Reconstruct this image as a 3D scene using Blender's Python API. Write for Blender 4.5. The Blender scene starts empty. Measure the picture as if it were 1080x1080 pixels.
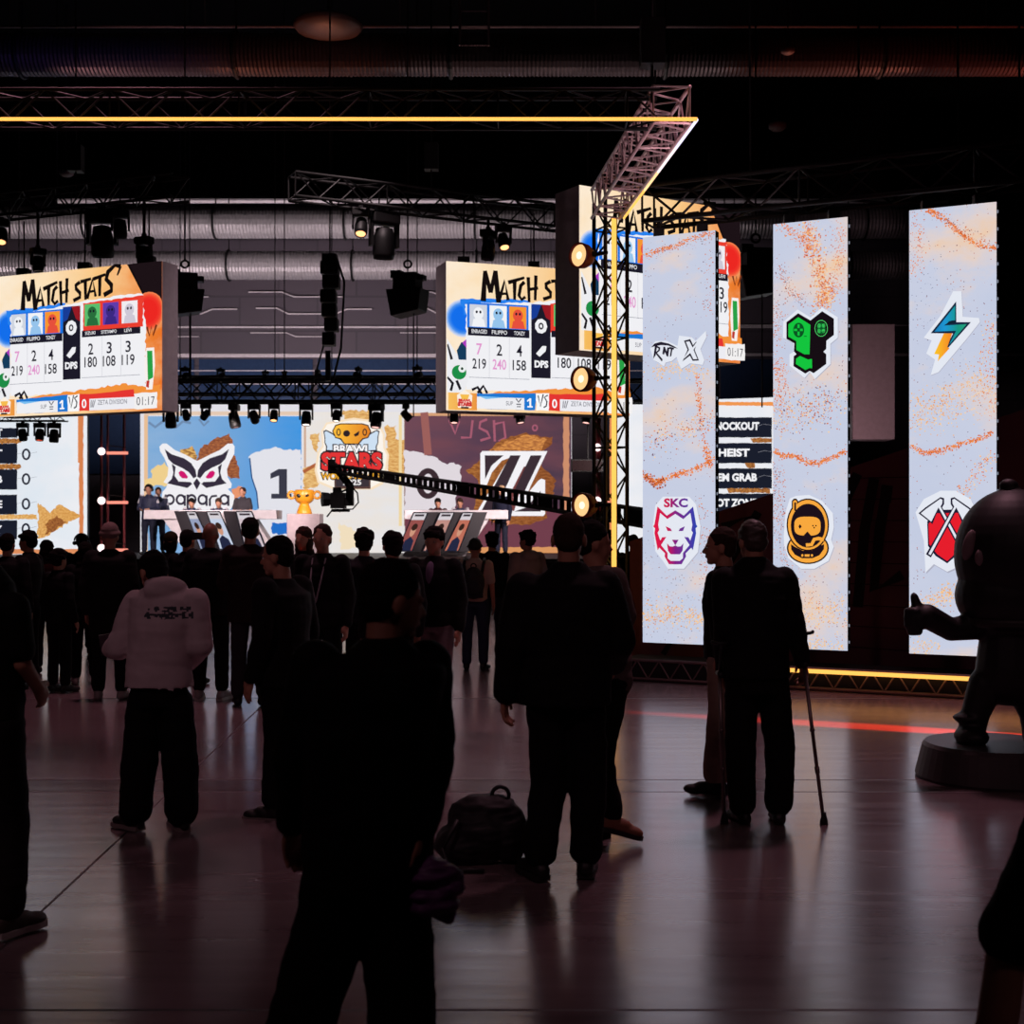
import bpy, math, random
from mathutils import Vector, Matrix, noise
from mathutils.geometry import tessellate_polygon
random.seed(7)
SC = bpy.context.scene
COL = SC.collection
F = 1400.0; CX = 540.0; HY = 552.0; CZ = 1.8      # focal length (px of a 1080 frame), principal column, horizon row, eye height

def P(px, py, d):
    "a photo pixel at real depth d (metres from the camera) as a world point"
    return Vector(((px - CX) / F * d, d, CZ + (HY - py) / F * d))
def XA(px, d): return (px - CX) / F * d
def ZA(py, d): return CZ + (HY - py) / F * d

# ------------------------------------------------------------------ materials
def lin(c):
    out = []
    for v in c:
        v /= 255.0
        out.append(v / 12.92 if v <= 0.04045 else ((v + 0.055) / 1.055) ** 2.4)
    return out
_M = {}
def pm(name, rgb, rough=0.6, metal=0.0, var=0.18, scale=9.0, bump=0.0, sheen=0.0):
    "principled material with a procedural mottling"
    if name in _M: return _M[name]
    m = bpy.data.materials.new(name); m.use_nodes = True
    nt = m.node_tree; b = nt.nodes['Principled BSDF']
    c = lin(rgb)
    tc = nt.nodes.new('ShaderNodeTexCoord'); nz = nt.nodes.new('ShaderNodeTexNoise')
    nz.inputs['Scale'].default_value = scale; nz.inputs['Detail'].default_value = 3
    nt.links.new(tc.outputs['Object'], nz.inputs['Vector'])
    mx = nt.nodes.new('ShaderNodeMix'); mx.data_type = 'RGBA'
    mx.inputs['A'].default_value = (*[v * (1 - var) for v in c], 1)
    mx.inputs['B'].default_value = (*[min(1, v * (1 + var)) for v in c], 1)
    nt.links.new(nz.outputs['Fac'], mx.inputs['Factor'])
    nt.links.new(mx.outputs['Result'], b.inputs['Base Color'])
    if rough > .78: b.inputs['Specular IOR Level'].default_value = .15
    b.inputs['Roughness'].default_value = rough; b.inputs['Metallic'].default_value = metal
    if bump:
        bp = nt.nodes.new('ShaderNodeBump'); bp.inputs['Strength'].default_value = bump
        nt.links.new(nz.outputs['Fac'], bp.inputs['Height']); nt.links.new(bp.outputs['Normal'], b.inputs['Normal'])
    _M[name] = m
    return m
def _emat(key):
    m = bpy.data.materials.new('glow_%d' % len(_M)); m.use_nodes = True
    nt = m.node_tree; nt.nodes.clear()
    o = nt.nodes.new('ShaderNodeOutputMaterial'); e = nt.nodes.new('ShaderNodeEmission')
    nt.links.new(e.outputs[0], o.inputs[0]); _M[key] = m
    return m, nt, e
def em(rgb, s=1.0):
    k = ('em', tuple(rgb), s)
    if k in _M: return _M[k]
    m, nt, e = _emat(k)
    e.inputs[0].default_value = (*lin(rgb), 1); e.inputs[1].default_value = s
    return m
def emg(stops, axis=0, s=1.0, mott=0.0, mscale=30.0, c2=None, warp=0.0):
    "screen picture: a colour ramp over the screen's own UV, with optional mottling towards c2"
    k = ('emg', tuple((p, tuple(c)) for p, c in stops), axis, s, mott, mscale, c2, warp)
    if k in _M: return _M[k]
    m, nt, e = _emat(k)
    uv = nt.nodes.new('ShaderNodeUVMap'); uv.uv_map = 'UVMap'
    sp = nt.nodes.new('ShaderNodeSeparateXYZ'); nt.links.new(uv.outputs[0], sp.inputs[0])
    fac = sp.outputs[axis]
    nz = nt.nodes.new('ShaderNodeTexNoise'); nz.inputs['Scale'].default_value = mscale; nz.inputs['Detail'].default_value = 6
    nt.links.new(uv.outputs[0], nz.inputs['Vector'])
    if warp:
        ma = nt.nodes.new('ShaderNodeMath'); ma.operation = 'MULTIPLY_ADD'
        nt.links.new(nz.outputs['Fac'], ma.inputs[0]); ma.inputs[1].default_value = warp; nt.links.new(fac, ma.inputs[2])
        fac = ma.outputs[0]
    r = nt.nodes.new('ShaderNodeValToRGB'); cr = r.color_ramp
    while len(cr.elements) < len(stops): cr.elements.new(0.5)
    for el, (p, c) in zip(cr.elements, stops): el.position = p; el.color = (*lin(c), 1)
    nt.links.new(fac, r.inputs[0]); col = r.outputs[0]
    if mott:
        rr = nt.nodes.new('ShaderNodeValToRGB'); rr.color_ramp.elements[0].position = 0.5 - 0.12; rr.color_ramp.elements[1].position = 0.5 + 0.12
        rr.color_ramp.elements[1].color = (mott, mott, mott, 1)
        nt.links.new(nz.outputs['Fac'], rr.inputs[0])
        mx = nt.nodes.new('ShaderNodeMix'); mx.data_type = 'RGBA'
        nt.links.new(rr.outputs[0], mx.inputs['Factor']); nt.links.new(col, mx.inputs['A'])
        mx.inputs['B'].default_value = (*lin(c2), 1); col = mx.outputs['Result']
    nt.links.new(col, e.inputs[0]); e.inputs[1].default_value = s
    return m

# ------------------------------------------------------------------ mesh builder
def basis(d):
    d = d.normalized(); a = Vector((0, 0, 1)) if abs(d.z) < 0.95 else Vector((0, 1, 0))
    x = d.cross(a).normalized(); y = x.cross(d).normalized()
    return x, y
class MB:
    def __init__(s): s.v = []; s.f = []; s.m = []; s.mi = 0
    def add(s, vs, fs):
        o = len(s.v); s.v += [tuple(p) for p in vs]
        for f in fs: s.f.append(tuple(i + o for i in f)); s.m.append(s.mi)
        return s
    def box(s, c, size, R=None):
        c = Vector(c); vs = []
        for z in (-.5, .5):
            for x, y in ((-.5, -.5), (.5, -.5), (.5, .5), (-.5, .5)):
                p = Vector((x * size[0], y * size[1], z * size[2])); vs.append(c + (R @ p if R else p))
        return s.add(vs, [(3, 2, 1, 0), (4, 5, 6, 7), (0, 1, 5, 4), (1, 2, 6, 5), (2, 3, 7, 6), (3, 0, 4, 7)])
    def loft(s, rings, caps=True):
        n = len(rings[0]); vs = [p for r in rings for p in r]; fs = []
        for i in range(len(rings) - 1):
            for j in range(n):
                k = (j + 1) % n; fs.append((i * n + j, i * n + k, (i + 1) * n + k, (i + 1) * n + j))
        if caps:
            fs.append(tuple(range(n - 1, -1, -1))); fs.append(tuple((len(rings) - 1) * n + j for j in range(n)))
        return s.add(vs, fs)
    def tube(s, a, b, r0, r1=None, n=10, caps=True):
        a = Vector(a); b = Vector(b); r1 = r0 if r1 is None else r1
        if (b - a).length < 1e-6: return s
        x, y = basis(b - a); rs = []
        for p, r in ((a, r0), (b, r1)):
            rs.append([p + x * math.cos(t) * r + y * math.sin(t) * r for t in [2 * math.pi * i / n for i in range(n)]])
        return s.loft(rs, caps)
    def path(s, pts, r, n=6):
        for a, b in zip(pts[:-1], pts[1:]): s.tube(a, b, r, n=n)
        for p in pts[1:-1]: s.ball(p, (r, r, r), nu=n, nv=4)
        return s
    def ball(s, c, r, R=None, nu=14, nv=9):
        c = Vector(c)
        if not hasattr(r, '__len__'): r = (r, r, r)
        vs = []; fs = []
        def tr(x, y, z):
            p = Vector((x * r[0], y * r[1], z * r[2])); return c + (R @ p if R else p)
        vs.append(tr(0, 0, -1))
        for i in range(1, nv):
            a = -math.pi / 2 + math.pi * i / nv
            for j in range(nu):
                t = 2 * math.pi * j / nu; vs.append(tr(math.cos(a) * math.cos(t), math.cos(a) * math.sin(t), math.sin(a)))
        vs.append(tr(0, 0, 1)); top = len(vs) - 1
        for j in range(nu):
            k = (j + 1) % nu; fs.append((0, 1 + k, 1 + j))
            for i in range(nv - 2): fs.append((1 + i * nu + j, 1 + i * nu + k, 1 + (i + 1) * nu + k, 1 + (i + 1) * nu + j))
            b = 1 + (nv - 2) * nu; fs.append((b + j, b + k, top))
        return s.add(vs, fs)
    def rc(s, a, r0, b, r1):
        s.tube(a, b, r0, r1, 14); s.ball(a, r0); s.ball(b, r1); return s
    def lathe(s, c, prof, n=28, R=None):
        c = Vector(c); rs = []
        for r, z in prof:
            ring = []
            for i in range(n):
                t = 2 * math.pi * i / n; p = Vector((r * math.cos(t), r * math.sin(t), z)); ring.append(c + (R @ p if R else p))
            rs.append(ring)
        return s.loft(rs)
    def torus(s, c, R0, r, R=None, n=24, m=8, a0=0, a1=2 * math.pi):
        c = Vector(c); closed = abs(a1 - a0 - 2 * math.pi) < 1e-5; rs = []
        for i in range(n + (0 if closed else 1)):
            t = a0 + (a1 - a0) * i / n; ring = []
            for j in range(m):
                q = 2 * math.pi * j / m
                p = Vector(((R0 + r * math.cos(q)) * math.cos(t), (R0 + r * math.cos(q)) * math.sin(t), r * math.sin(q)))
                ring.append(c + (R @ p if R else p))
            rs.append(ring)
        if closed: rs.append(rs[0])
        return s.loft(rs, not closed)
    def prism(s, pts, off):
        "closed prism: polygon pts (3D, planar) swept by off"
        pts = [Vector(p) for p in pts]; off = Vector(off); n = len(pts)
        vs = pts + [p + off for p in pts]
        tris = tessellate_polygon([pts]); fs = []
        for t in tris: fs.append(tuple(t)); fs.append(tuple(i + n for i in reversed(t)))
        for i in range(n): k = (i + 1) % n; fs.append((i, i + n, k + n, k))
        return s.add(vs, fs)
    def mesh(s, name):
        me = bpy.data.meshes.new(name); me.from_pydata(s.v, [], s.f); me.update(); return me
    def build(s, name, mat, parent=None, smooth=False, bevel=0.0):
        me = s.mesh(name)
        for m in (mat if isinstance(mat, (list, tuple)) else [mat]): me.materials.append(m)
        me.polygons.foreach_set('material_index', s.m)
        return link(name, me, parent, smooth, bevel)
def fix_normals(me):
    import bmesh
    bm = bmesh.new(); bm.from_mesh(me); bmesh.ops.recalc_face_normals(bm, faces=bm.faces); bm.to_mesh(me); bm.free()
def link(name, me, parent=None, smooth=False, bevel=0.0):
    fix_normals(me)
    if smooth: me.polygons.foreach_set('use_smooth', [True] * len(me.polygons))
    o = bpy.data.objects.new(name, me); COL.objects.link(o)
    if parent:
        o.parent = parent
        o.matrix_parent_inverse = WM(parent).inverted()
    if bevel:
        b = o.modifiers.new('bevel', 'BEVEL'); b.width = bevel; b.segments = 2; b.limit_method = 'ANGLE'
    return o
def WM(o):
    m = Matrix.LocRotScale(o.location, o.rotation_euler, o.scale)
    return WM(o.parent) @ o.matrix_parent_inverse @ m if o.parent else m
def tag(o, label, cat, group=None, kind=None):
    if label: o['label'] = label
    if cat: o['category'] = cat
    if group: o['group'] = group
    if kind: o['kind'] = kind
    return o
def thing(name, label, cat, loc=(0, 0, 0), group=None):
    o = bpy.data.objects.new(name, None); COL.objects.link(o); o.location = loc; o.empty_display_size = 0.1
    return tag(o, label, cat, group)
def struct(o): o['kind'] = 'structure'; return o
def dup(root, loc=None, rot=None, label=None, scale=None):
    r = root.copy(); COL.objects.link(r)
    for ch in list(root.children):
        c = ch.copy(); COL.objects.link(c); c.parent = r
        for g in list(ch.children):
            h = g.copy(); COL.objects.link(h); h.parent = c
    if loc is not None: r.location = loc
    if rot is not None: r.rotation_euler = rot
    if scale is not None: r.scale = (scale,) * 3
    if label: r['label'] = label
    return r

# ------------------------------------------------------------------ flat artwork shown on a screen
class Panel:
    "an upright flat screen from A (left) to B (right) in plan, between heights z0 and z1, seen from the hall"
    def __init__(s, A, B, z0, z1, thick=0.1):
        s.A = Vector((A[0], A[1], 0)); s.B = Vector((B[0], B[1], 0)); s.z0 = z0; s.z1 = z1
        s.u = (s.B - s.A).normalized(); s.w = (s.B - s.A).length
        s.n = s.u.cross(Vector((0, 0, 1)))          # faces the hall
        s.thick = thick
    def uv(s, u, v):                                  # u from left, v from the top, both 0..1
        p = s.A + (s.B - s.A) * u; return Vector((p.x, p.y, s.z1 + (s.z0 - s.z1) * v))
    def px(s, x, y):                                  # the spot of the screen a photo pixel shows
        r = Vector(((x - CX) / F, 1, (HY - y) / F)); c = Vector((0, 0, CZ))
        t = (s.A - c).dot(s.n) / r.dot(s.n); q = c + r * t
        return ((q - s.A).dot(s.u) / s.w, (s.z1 - q.z) / (s.z1 - s.z0))
    def casing(s, name, mat, parent):
        a = s.uv(0, 1); b = s.uv(1, 1); c = s.uv(1, 0); d = s.uv(0, 0); o = s.n * -0.006
        return MB().prism([a + o, b + o, c + o, d + o], s.n * -s.thick).build(name, mat, parent)
class Art:
    def __init__(s, panel, pix=False, T=None, eps=0.002, clip=True):
        s.p = panel; s.pix = pix; s.T = T; s.eps = eps; s.v = []; s.f = []; s.m = []; s.mats = []; s.uvs = []; s.lay = 0; s.clip = clip
    def co(s, x, y):
        if s.T: x, y = s.T[0] + x / s.T[2], s.T[1] + y / s.T[2]
        if s.pix or s.T: x, y = s.p.px(x, y)
        if s.clip: x = min(1, max(0, x)); y = min(1, max(0, y))
        return x, y
    def put(s, pts, faces, mat):
        if mat not in s.mats: s.mats.append(mat)
        o = len(s.v); mi = s.mats.index(mat)
        for x, y in pts:
            u, v = s.co(x, y); s.v.append(s.p.uv(u, v) + s.p.n * s.eps * s.lay); s.uvs.append((u, v))
        for f in faces: s.f.append(tuple(i + o for i in f)); s.m.append(mi)
    def mat(s, c): return c if isinstance(c, bpy.types.Material) else em(c)
    def poly(s, pts, c, up=True):
        if up: s.lay += 1
        s.put(pts, tessellate_polygon([[Vector((x, y, 0)) for x, y in pts]]), s.mat(c)); return s
    def rect(s, x0, y0, x1, y1, c, up=True): return s.poly([(x0, y0), (x1, y0), (x1, y1), (x0, y1)], c, up)
    def disc(s, x, y, rx, ry, c, n=24, up=True):
        return s.poly([(x + rx * math.cos(2 * math.pi * i / n), y + ry * math.sin(2 * math.pi * i / n)) for i in range(n)], c, up)
    def ring(s, x, y, rx, ry, ix, iy, c, n=28):
        s.lay += 1; o = []; fs = []
        for i in range(n):
            t = 2 * math.pi * i / n; o += [(x + rx * math.cos(t), y + ry * math.sin(t)), (x + ix * math.cos(t), y + iy * math.sin(t))]
        for i in range(n): k = (i + 1) % n; fs.append((2 * i, 2 * k, 2 * k + 1, 2 * i + 1))
        s.put(o, fs, s.mat(c)); return s
    def rag(s, pts, c, amp, step, up=True):
        "polygon with a torn edge"
        out = []
        for (x0, y0), (x1, y1) in zip(pts, pts[1:] + pts[:1]):
            n = max(1, int(math.hypot(x1 - x0, y1 - y0) / step))
            for i in range(n):
                t = i / n; out.append((x0 + (x1 - x0) * t + random.uniform(-amp, amp), y0 + (y1 - y0) * t + random.uniform(-amp, amp)))
        return s.poly(out, c, up)
    def stroke(s, pts, w, c, w1=None, up=True, asp=1.0):
        if up: s.lay += 1
        n = len(pts); w1 = w if w1 is None else w1; L = []; R = []
        for i, (x, y) in enumerate(pts):
            a = pts[max(0, i - 1)]; b = pts[min(n - 1, i + 1)]; dx, dy = b[0] - a[0], (b[1] - a[1]) / asp; l = math.hypot(dx, dy) or 1
            h = (w + (w1 - w) * i / max(1, n - 1)) / 2; L.append((x - dy / l * h, y + dx / l * h * asp)); R.append((x + dy / l * h, y - dx / l * h * asp))
        s.put(L + R, [(i, i + 1, n + i + 1, n + i) for i in range(n - 1)], s.mat(c)); return s
    def text(s, t, x0, y0, x1, y1, c, bold=0.0, rise=0.0, shear=0.0, up=True):
        if up: s.lay += 1
        cu = bpy.data.curves.new('t', 'FONT'); cu.body = t; cu.offset = bold; cu.shear = shear; cu.resolution_u = 3
        ob = bpy.data.objects.new('t', cu); COL.objects.link(ob)
        dg = bpy.context.evaluated_depsgraph_get(); me = bpy.data.meshes.new_from_object(ob.evaluated_get(dg))
        vs = [v.co.copy() for v in me.vertices]; fs = [tuple(p.vertices) for p in me.polygons]
        bpy.data.objects.remove(ob); bpy.data.curves.remove(cu); bpy.data.meshes.remove(me)
        ax = min(v.x for v in vs); bx = max(v.x for v in vs); ay = min(v.y for v in vs); by = max(v.y for v in vs)
        pts = []
        for v in vs:
            q = (v.x - ax) / (bx - ax); r = (v.y - ay) / max(1e-6, by - ay)
            pts.append((x0 + (x1 - x0) * q, y1 + (y0 - y1) * r + rise * q))
        s.put(pts, fs, s.mat(c)); return s
    def dots(s, line, spread, n, size, cols, up=True):
        "loose grains of pigment along a line"
        if up: s.lay += 1
        for _ in range(int(n * getattr(s, 'thin', 1))):
            i = random.randrange(len(line) - 1); t = random.random()
            x = line[i][0] + (line[i + 1][0] - line[i][0]) * t + random.gauss(0, spread); y = line[i][1] + (line[i + 1][1] - line[i][1]) * t + random.gauss(0, spread)
            r = size * random.uniform(0.3, 1.05); a = random.random() * 6.3
            s.put([(x + r * math.cos(a + k * 1.57) * random.uniform(.6, 1.4), y + r * math.sin(a + k * 1.57)) for k in range(4)], [(0, 1, 2, 3)], s.mat(random.choice(cols)))
        return s
    def build(s, name, parent):
        me = bpy.data.meshes.new(name); me.from_pydata([tuple(v) for v in s.v], [], s.f)
        for m in s.mats: me.materials.append(m)
        me.polygons.foreach_set('material_index', s.m)
        ul = me.uv_layers.new(name='UVMap')
        for l in me.loops: ul.data[l.index].uv = s.uvs[l.vertex_index]
        o = bpy.data.objects.new(name, me); COL.objects.link(o)
        if parent: o.parent = parent; o.matrix_parent_inverse = WM(parent).inverted()
        return o

# ------------------------------------------------------------------ shared materials
BLACK_METAL = pm('black_metal', (18, 17, 19), 0.55, 0.2)
DARK_PLASTIC = pm('dark_plastic', (16, 15, 17), 0.55)
ALU = pm('truss_aluminium', (70, 66, 68), 0.4, 0.8)
BLACK_TRUSS = pm('black_truss', (15, 14, 15), 0.6)
GREY_CASE = pm('grey_cabinet', (172, 160, 168), 0.6)
SKIN = pm('skin', (182, 128, 104), 0.6)
SKIN_B = pm('skin_tan', (140, 95, 75), 0.55)
HAIR_D = pm('hair_dark', (20, 15, 14), 0.9, 0, 0.3, 40)
HAIR_B = pm('hair_brown', (54, 37, 30), 0.85, 0, 0.3, 40)
HAIR_G = pm('hair_grey', (110, 100, 96), 0.85, 0, 0.3, 40)
# ------------------------------------------------------------------ people
def remeshed(mb, vox, it=4, amp=0.0, fs=7.0, flat=None):
    me = mb.mesh('m'); ob = bpy.data.objects.new('m', me); COL.objects.link(ob)
    r = ob.modifiers.new('r', 'REMESH'); r.mode = 'VOXEL'; r.voxel_size = vox; r.adaptivity = 0
    if it:
        q = ob.modifiers.new('s', 'SMOOTH'); q.factor = 0.5; q.iterations = it
    dg = bpy.context.evaluated_depsgraph_get()
    out = bpy.data.meshes.new_from_object(ob.evaluated_get(dg))
    bpy.data.objects.remove(ob); bpy.data.meshes.remove(me)
    if amp or flat is not None:
        off = Vector((random.random() * 50, random.random() * 50, 0))
        nn = [v.normal.copy() for v in out.vertices]
        for v, n in zip(out.vertices, nn):
            if amp:
                q = v.co * fs + off; q2 = Vector((q.x * 0.7, q.y * 0.7, q.z * 2.2))
                v.co += n * (noise.noise(q2) * amp + noise.noise(q2 * 2.3) * amp * 0.5)
            if flat is not None and v.co.z < flat: v.co.z = flat
    return out
J0 = {'pelvis': (0, 0, .95), 'waist': (0, 0, 1.08), 'chest': (0, 0, 1.28), 'neck': (0, -.01, 1.475), 'head': (0, .012, 1.632),
      'shl': (-.175, 0, 1.415), 'ell': (-.235, -.03, 1.13), 'wrl': (-.24, .05, .885),
      'shr': (.175, 0, 1.415), 'elr': (.235, -.03, 1.13), 'wrr': (.24, .05, .885),
      'hipl': (-.09, 0, .92), 'knl': (-.105, .02, .50), 'anl': (-.115, 0, .085),
      'hipr': (.09, 0, .92), 'knr': (.105, .02, .50), 'anr': (.115, 0, .085)}
def ringe(c, ax, ay, rx, ry, n=22):
    return [c + ax * (math.cos(2 * math.pi * i / n) * rx) + ay * (math.sin(2 * math.pi * i / n) * ry) for i in range(n)]
def hand(mb, w, d, side, thumb, s, curl=0.5):
    "palm and five separate fingers; d = along the forearm, thumb = towards the thumb side"
    d = d.normalized(); t = (thumb - d * thumb.dot(d)).normalized(); nrm = d.cross(t).normalized() * side
    R = Matrix((t, d, nrm)).transposed()
    mb.rc(w, .027 * s, w + d * .03 * s, .028 * s)
    mb.ball(w + d * .06 * s, (.041 * s, .052 * s, .018 * s), R)
    for k, (o, L) in enumerate(((.031, .070), (.010, .080), (-.011, .074), (-.030, .058))):
        a = w + d * (.098 if k in (1, 2) else .09) * s + t * o * s
        c1 = curl * .5; d1 = (d * math.cos(c1) + nrm * math.sin(c1)).normalized(); b = a + d1 * L * .5 * s
        c2 = curl * 1.3; d2 = (d * math.cos(c2) + nrm * math.sin(c2)).normalized(); e = b + d2 * L * .5 * s
        mb.rc(a - d * .02 * s, .0095 * s, b, .0088 * s); mb.rc(b, .0088 * s, e, .0075 * s)
    a = w + d * .03 * s + t * .028 * s; b = a + (t * .8 + d * .75 + nrm * .25).normalized() * .042 * s
    mb.rc(a, .014 * s, b, .011 * s); mb.rc(b, .011 * s, b + (d + nrm * .3 + t * .2).normalized() * .03 * s, .009 * s)
def person(label, px, d, h, yaw=0, J=None, top=None, legs=None, hair=None, skin=None, shoe=None, sole=None, vox=.011,
           head=(0, 0), bulk=1.0, legw=1.0, hem=.86, sleeve='long', curl=(.5, .5), toe=None, z0=0.0, eyes=False, extra=None,
           group=None, trim=None, hood=False, thumbs=None, legcut=None, fine=False, hairm=None, arms=1.0, lift=0.0):
    s = h / 1.75
    jj = dict(J0); jj.update(J or {})
    Q = {k: Vector(v) * s for k, v in jj.items()}
    hy, hp = math.radians(head[0]), math.radians(head[1])
    Rh = Matrix.Rotation(hy, 3, 'Z') @ Matrix.Rotation(-hp, 3, 'X')
    X = Vector((1, 0, 0)); Y = Vector((0, 1, 0)); Zv = Vector((0, 0, 1))
    sx = (Q['shr'] - Q['shl']); sx.z = 0; sx.normalize(); sy = Zv.cross(sx)
    px_ = (Q['hipr'] - Q['hipl']); px_.z = 0; px_.normalize(); py_ = Zv.cross(px_)
    mx = (sx + px_).normalized(); my = Zv.cross(mx)
    toe = toe or {}
    # body: one continuous surface
    b = MB()
    b.loft([ringe(Q['pelvis'] - Zv * .09 * s, px_, py_, .13 * s, .10 * s), ringe(Q['pelvis'], px_, py_, .155 * s, .11 * s), ringe(Q['waist'], mx, my, .135 * s, .095 * s),
            ringe(Q['chest'], sx, sy, .16 * s, .11 * s), ringe(Q['neck'] * .28 + Q['chest'] * .72 + Zv * .05 * s, sx, sy, .165 * s, .10 * s), ringe(Q['neck'] - Zv * .035 * s, sx, sy, .12 * s, .07 * s), ringe(Q['neck'] + Zv * .02 * s, sx, sy, .05 * s, .05 * s)])
    H = Q['head']
    def hd(x, y, z): return H + Rh @ Vector((x * s, y * s, z * s))
    b.rc(Q['neck'] - Zv * .03 * s, .056 * s, hd(0, -.022, -.055), .053 * s)
    sc = lambda *r: tuple(v * s for v in r)
    b.ball(hd(0, -.012, .018), sc(.075, .094, .098), Rh, 20, 14); b.ball(hd(0, .022, -.04), sc(.06, .072, .078), Rh, 18, 12)
    b.ball(hd(0, .06, -.098), sc(.03, .028, .022), Rh); b.ball(hd(0, .074, .008), sc(.05, .018, .013), Rh)
    b.ball(hd(0, .099, -.034), sc(.013, .02, .013), Rh); b.rc(hd(0, .085, 0), .009 * s, hd(0, .103, -.03), .011 * s)
    b.ball(hd(0, .084, -.066), sc(.023, .014, .011), Rh)
    for q in (-1, 1): b.ball(hd(q * .078, -.012, -.018), sc(.011, .022, .033), Rh)
    for L, sd in (('l', -1), ('r', 1)):
        S, E, W = Q['sh' + L], Q['el' + L], Q['wr' + L]
        b.rc(S, .05 * s, E, .038 * s); b.rc(E, .038 * s, W, .027 * s)
        hdv = (jj.get('hd' + L) and Vector(jj['hd' + L])) or (W - E)
        tb = Vector((thumbs or {}).get(L, (-.3 * sd, 1, .15)))
        hand(b, W, hdv, -sd, tb, s, curl[0 if L == 'l' else 1])
        Hp, K, A = Q['hip' + L], Q['kn' + L], Q['an' + L]
        b.rc(Hp, .085 * s, K, .052 * s); b.rc(K, .052 * s, K * .62 + A * .38 - Y * .012 * s, .055 * s); b.rc(K * .62 + A * .38 - Y * .012 * s, .055 * s, A, .036 * s)
        td = Vector(toe.get(L, (sd * .2, 1, 0))).normalized()
        b.rc(A - Zv * .035 * s, .034 * s, A + td * .13 * s - Zv * .045 * s, .026 * s)
    me = remeshed(b, .0062 if fine else vox, 3)
    root = link('person', me, None, True); me.materials.append(skin or SKIN)
    tag(root, label, 'person', group)
    root.location = (XA(px, d), d, z0 + lift); root.rotation_euler = (0, 0, math.radians(yaw))
    def child(name, me_or_mb, mat, v=None, it=3, amp=0.0, fs=7.0, parent=None, flat=None):
        m = remeshed(me_or_mb, v or vox, it, amp, fs, flat) if isinstance(me_or_mb, MB) else me_or_mb
        o = bpy.data.objects.new(name, m); COL.objects.link(o)
        m.polygons.foreach_set('use_smooth', [True] * len(m.polygons)); m.materials.append(mat); o.parent = parent or root
        return o
    # upper garment
    top = top or pm('black_jacket', (17, 15, 17), 0.8, 0, .2, 20)
    k = bulk; t = MB(); hz = hem * s
    hc = Vector((Q['pelvis'].x, Q['pelvis'].y, hz))
    rings = [ringe(hc, px_, py_, .175 * s * k, .135 * s * k)]
    if hem < .9: rings.append(ringe(Q['pelvis'], px_, py_, .18 * s * k, .138 * s * k))
    rings += [ringe(Q['waist'], mx, my, .172 * s * k, .13 * s * k), ringe(Q['chest'], sx, sy, .19 * s * k, .138 * s * k),
              ringe(Q['chest'] * .4 + Q['neck'] * .6, sx, sy, .185 * s * k, .12 * s * k), ringe(Q['neck'] - Zv * .025 * s, sx, sy, .12 * s, .088 * s), ringe(Q['neck'] + Zv * .03 * s, sx, sy, .066 * s, .068 * s)]
    t.loft(rings)
    for L in 'lr':
        S, E, W = Q['sh' + L], Q['el' + L], Q['wr' + L]
        a = k * arms
        if sleeve == 'long':
            t.rc(S, .072 * s * k, E, .060 * s * a); t.rc(E, .060 * s * a, W * .96 + E * .04, .046 * s * a)
        else:
            M = S * .25 + E * .75; t.rc(S, .07 * s * k, M, .062 * s * a)
    if hood:
        t.ball(Q['neck'] + Vector((0, -.085 * s, -.045 * s)), sc(.135, .075, .085)); t.torus(Q['neck'] + Vector((0, -.02 * s, -.015 * s)), .085 * s, .034 * s)
    child('jacket' if sleeve == 'long' else 'shirt', t, top, vox * .9, 5, .007 * s, 6.0)
    # lower garment
    legs = legs or pm('black_trousers', (15, 14, 16), 0.85, 0, .2, 20)
    t = MB()
    t.loft([ringe(Q['pelvis'] - Zv * .10 * s, px_, py_, .155 * s, .125 * s), ringe(Q['pelvis'], px_, py_, .168 * s, .128 * s), ringe(Q['waist'] - Zv * .03 * s, mx, my, .155 * s, .118 * s)])
    for L in 'lr':
        Hp, K, A = Q['hip' + L], Q['kn' + L], Q['an' + L]
        if legcut == 'shorts':
            t.rc(Hp, .105 * s, K + (Hp - K) * .06, .088 * s)
        else:
            t.rc(Hp, .10 * s, K, .074 * s * legw); t.rc(K, .074 * s * legw, A + (K - A) * .12, .068 * s * legw)
    child('shorts' if legcut == 'shorts' else 'trousers', t, legs, vox * .9, 5, .007 * s, 6.0, flat=.012 * s if legw > 1.2 else None)
    # shoes
    shm = shoe or pm('black_shoe', (20, 18, 19), 0.5)
    for L, sd in (('l', -1), ('r', 1)):
        A = Q['an' + L]; td = Vector(toe.get(L, (sd * .2, 1, 0))).normalized(); sdv = td.cross(Vector((0, 0, 1))).normalized(); up = sdv.cross(td)
        R = Matrix((sdv, td, up)).transposed(); o = A - up * .085 * s
        m = MB(); m.ball(o + td * -.03 * s + up * .045 * s, sc(.042, .05, .047), R); m.ball(o + td * .05 * s + up * .05 * s, sc(.045, .09, .045), R)
        m.ball(o + td * .13 * s + up * .035 * s, sc(.05, .075, .035), R); m.rc(o + up * .06 * s, .045 * s, A + (Q['kn' + L] - A).normalized() * .02 * s, .047 * s)
        sh = child('shoe', m, shm, min(vox, .009), 2)
        if sole:
            m = MB(); pts = [(-.036, -.06), (.036, -.06), (.046, .0), (.042, .06), (.054, .13), (.044, .18), (.015, .205), (-.02, .205), (-.045, .18), (-.052, .13), (-.042, .06), (-.046, 0)]
            m.prism([o + sdv * x * s + td * y * s + up * .001 for x, y in pts], up * .026 * s)
            so = m.build('sole', sole, None, False); so.parent = sh
    # hair
    hm = hairm or HAIR_D
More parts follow.
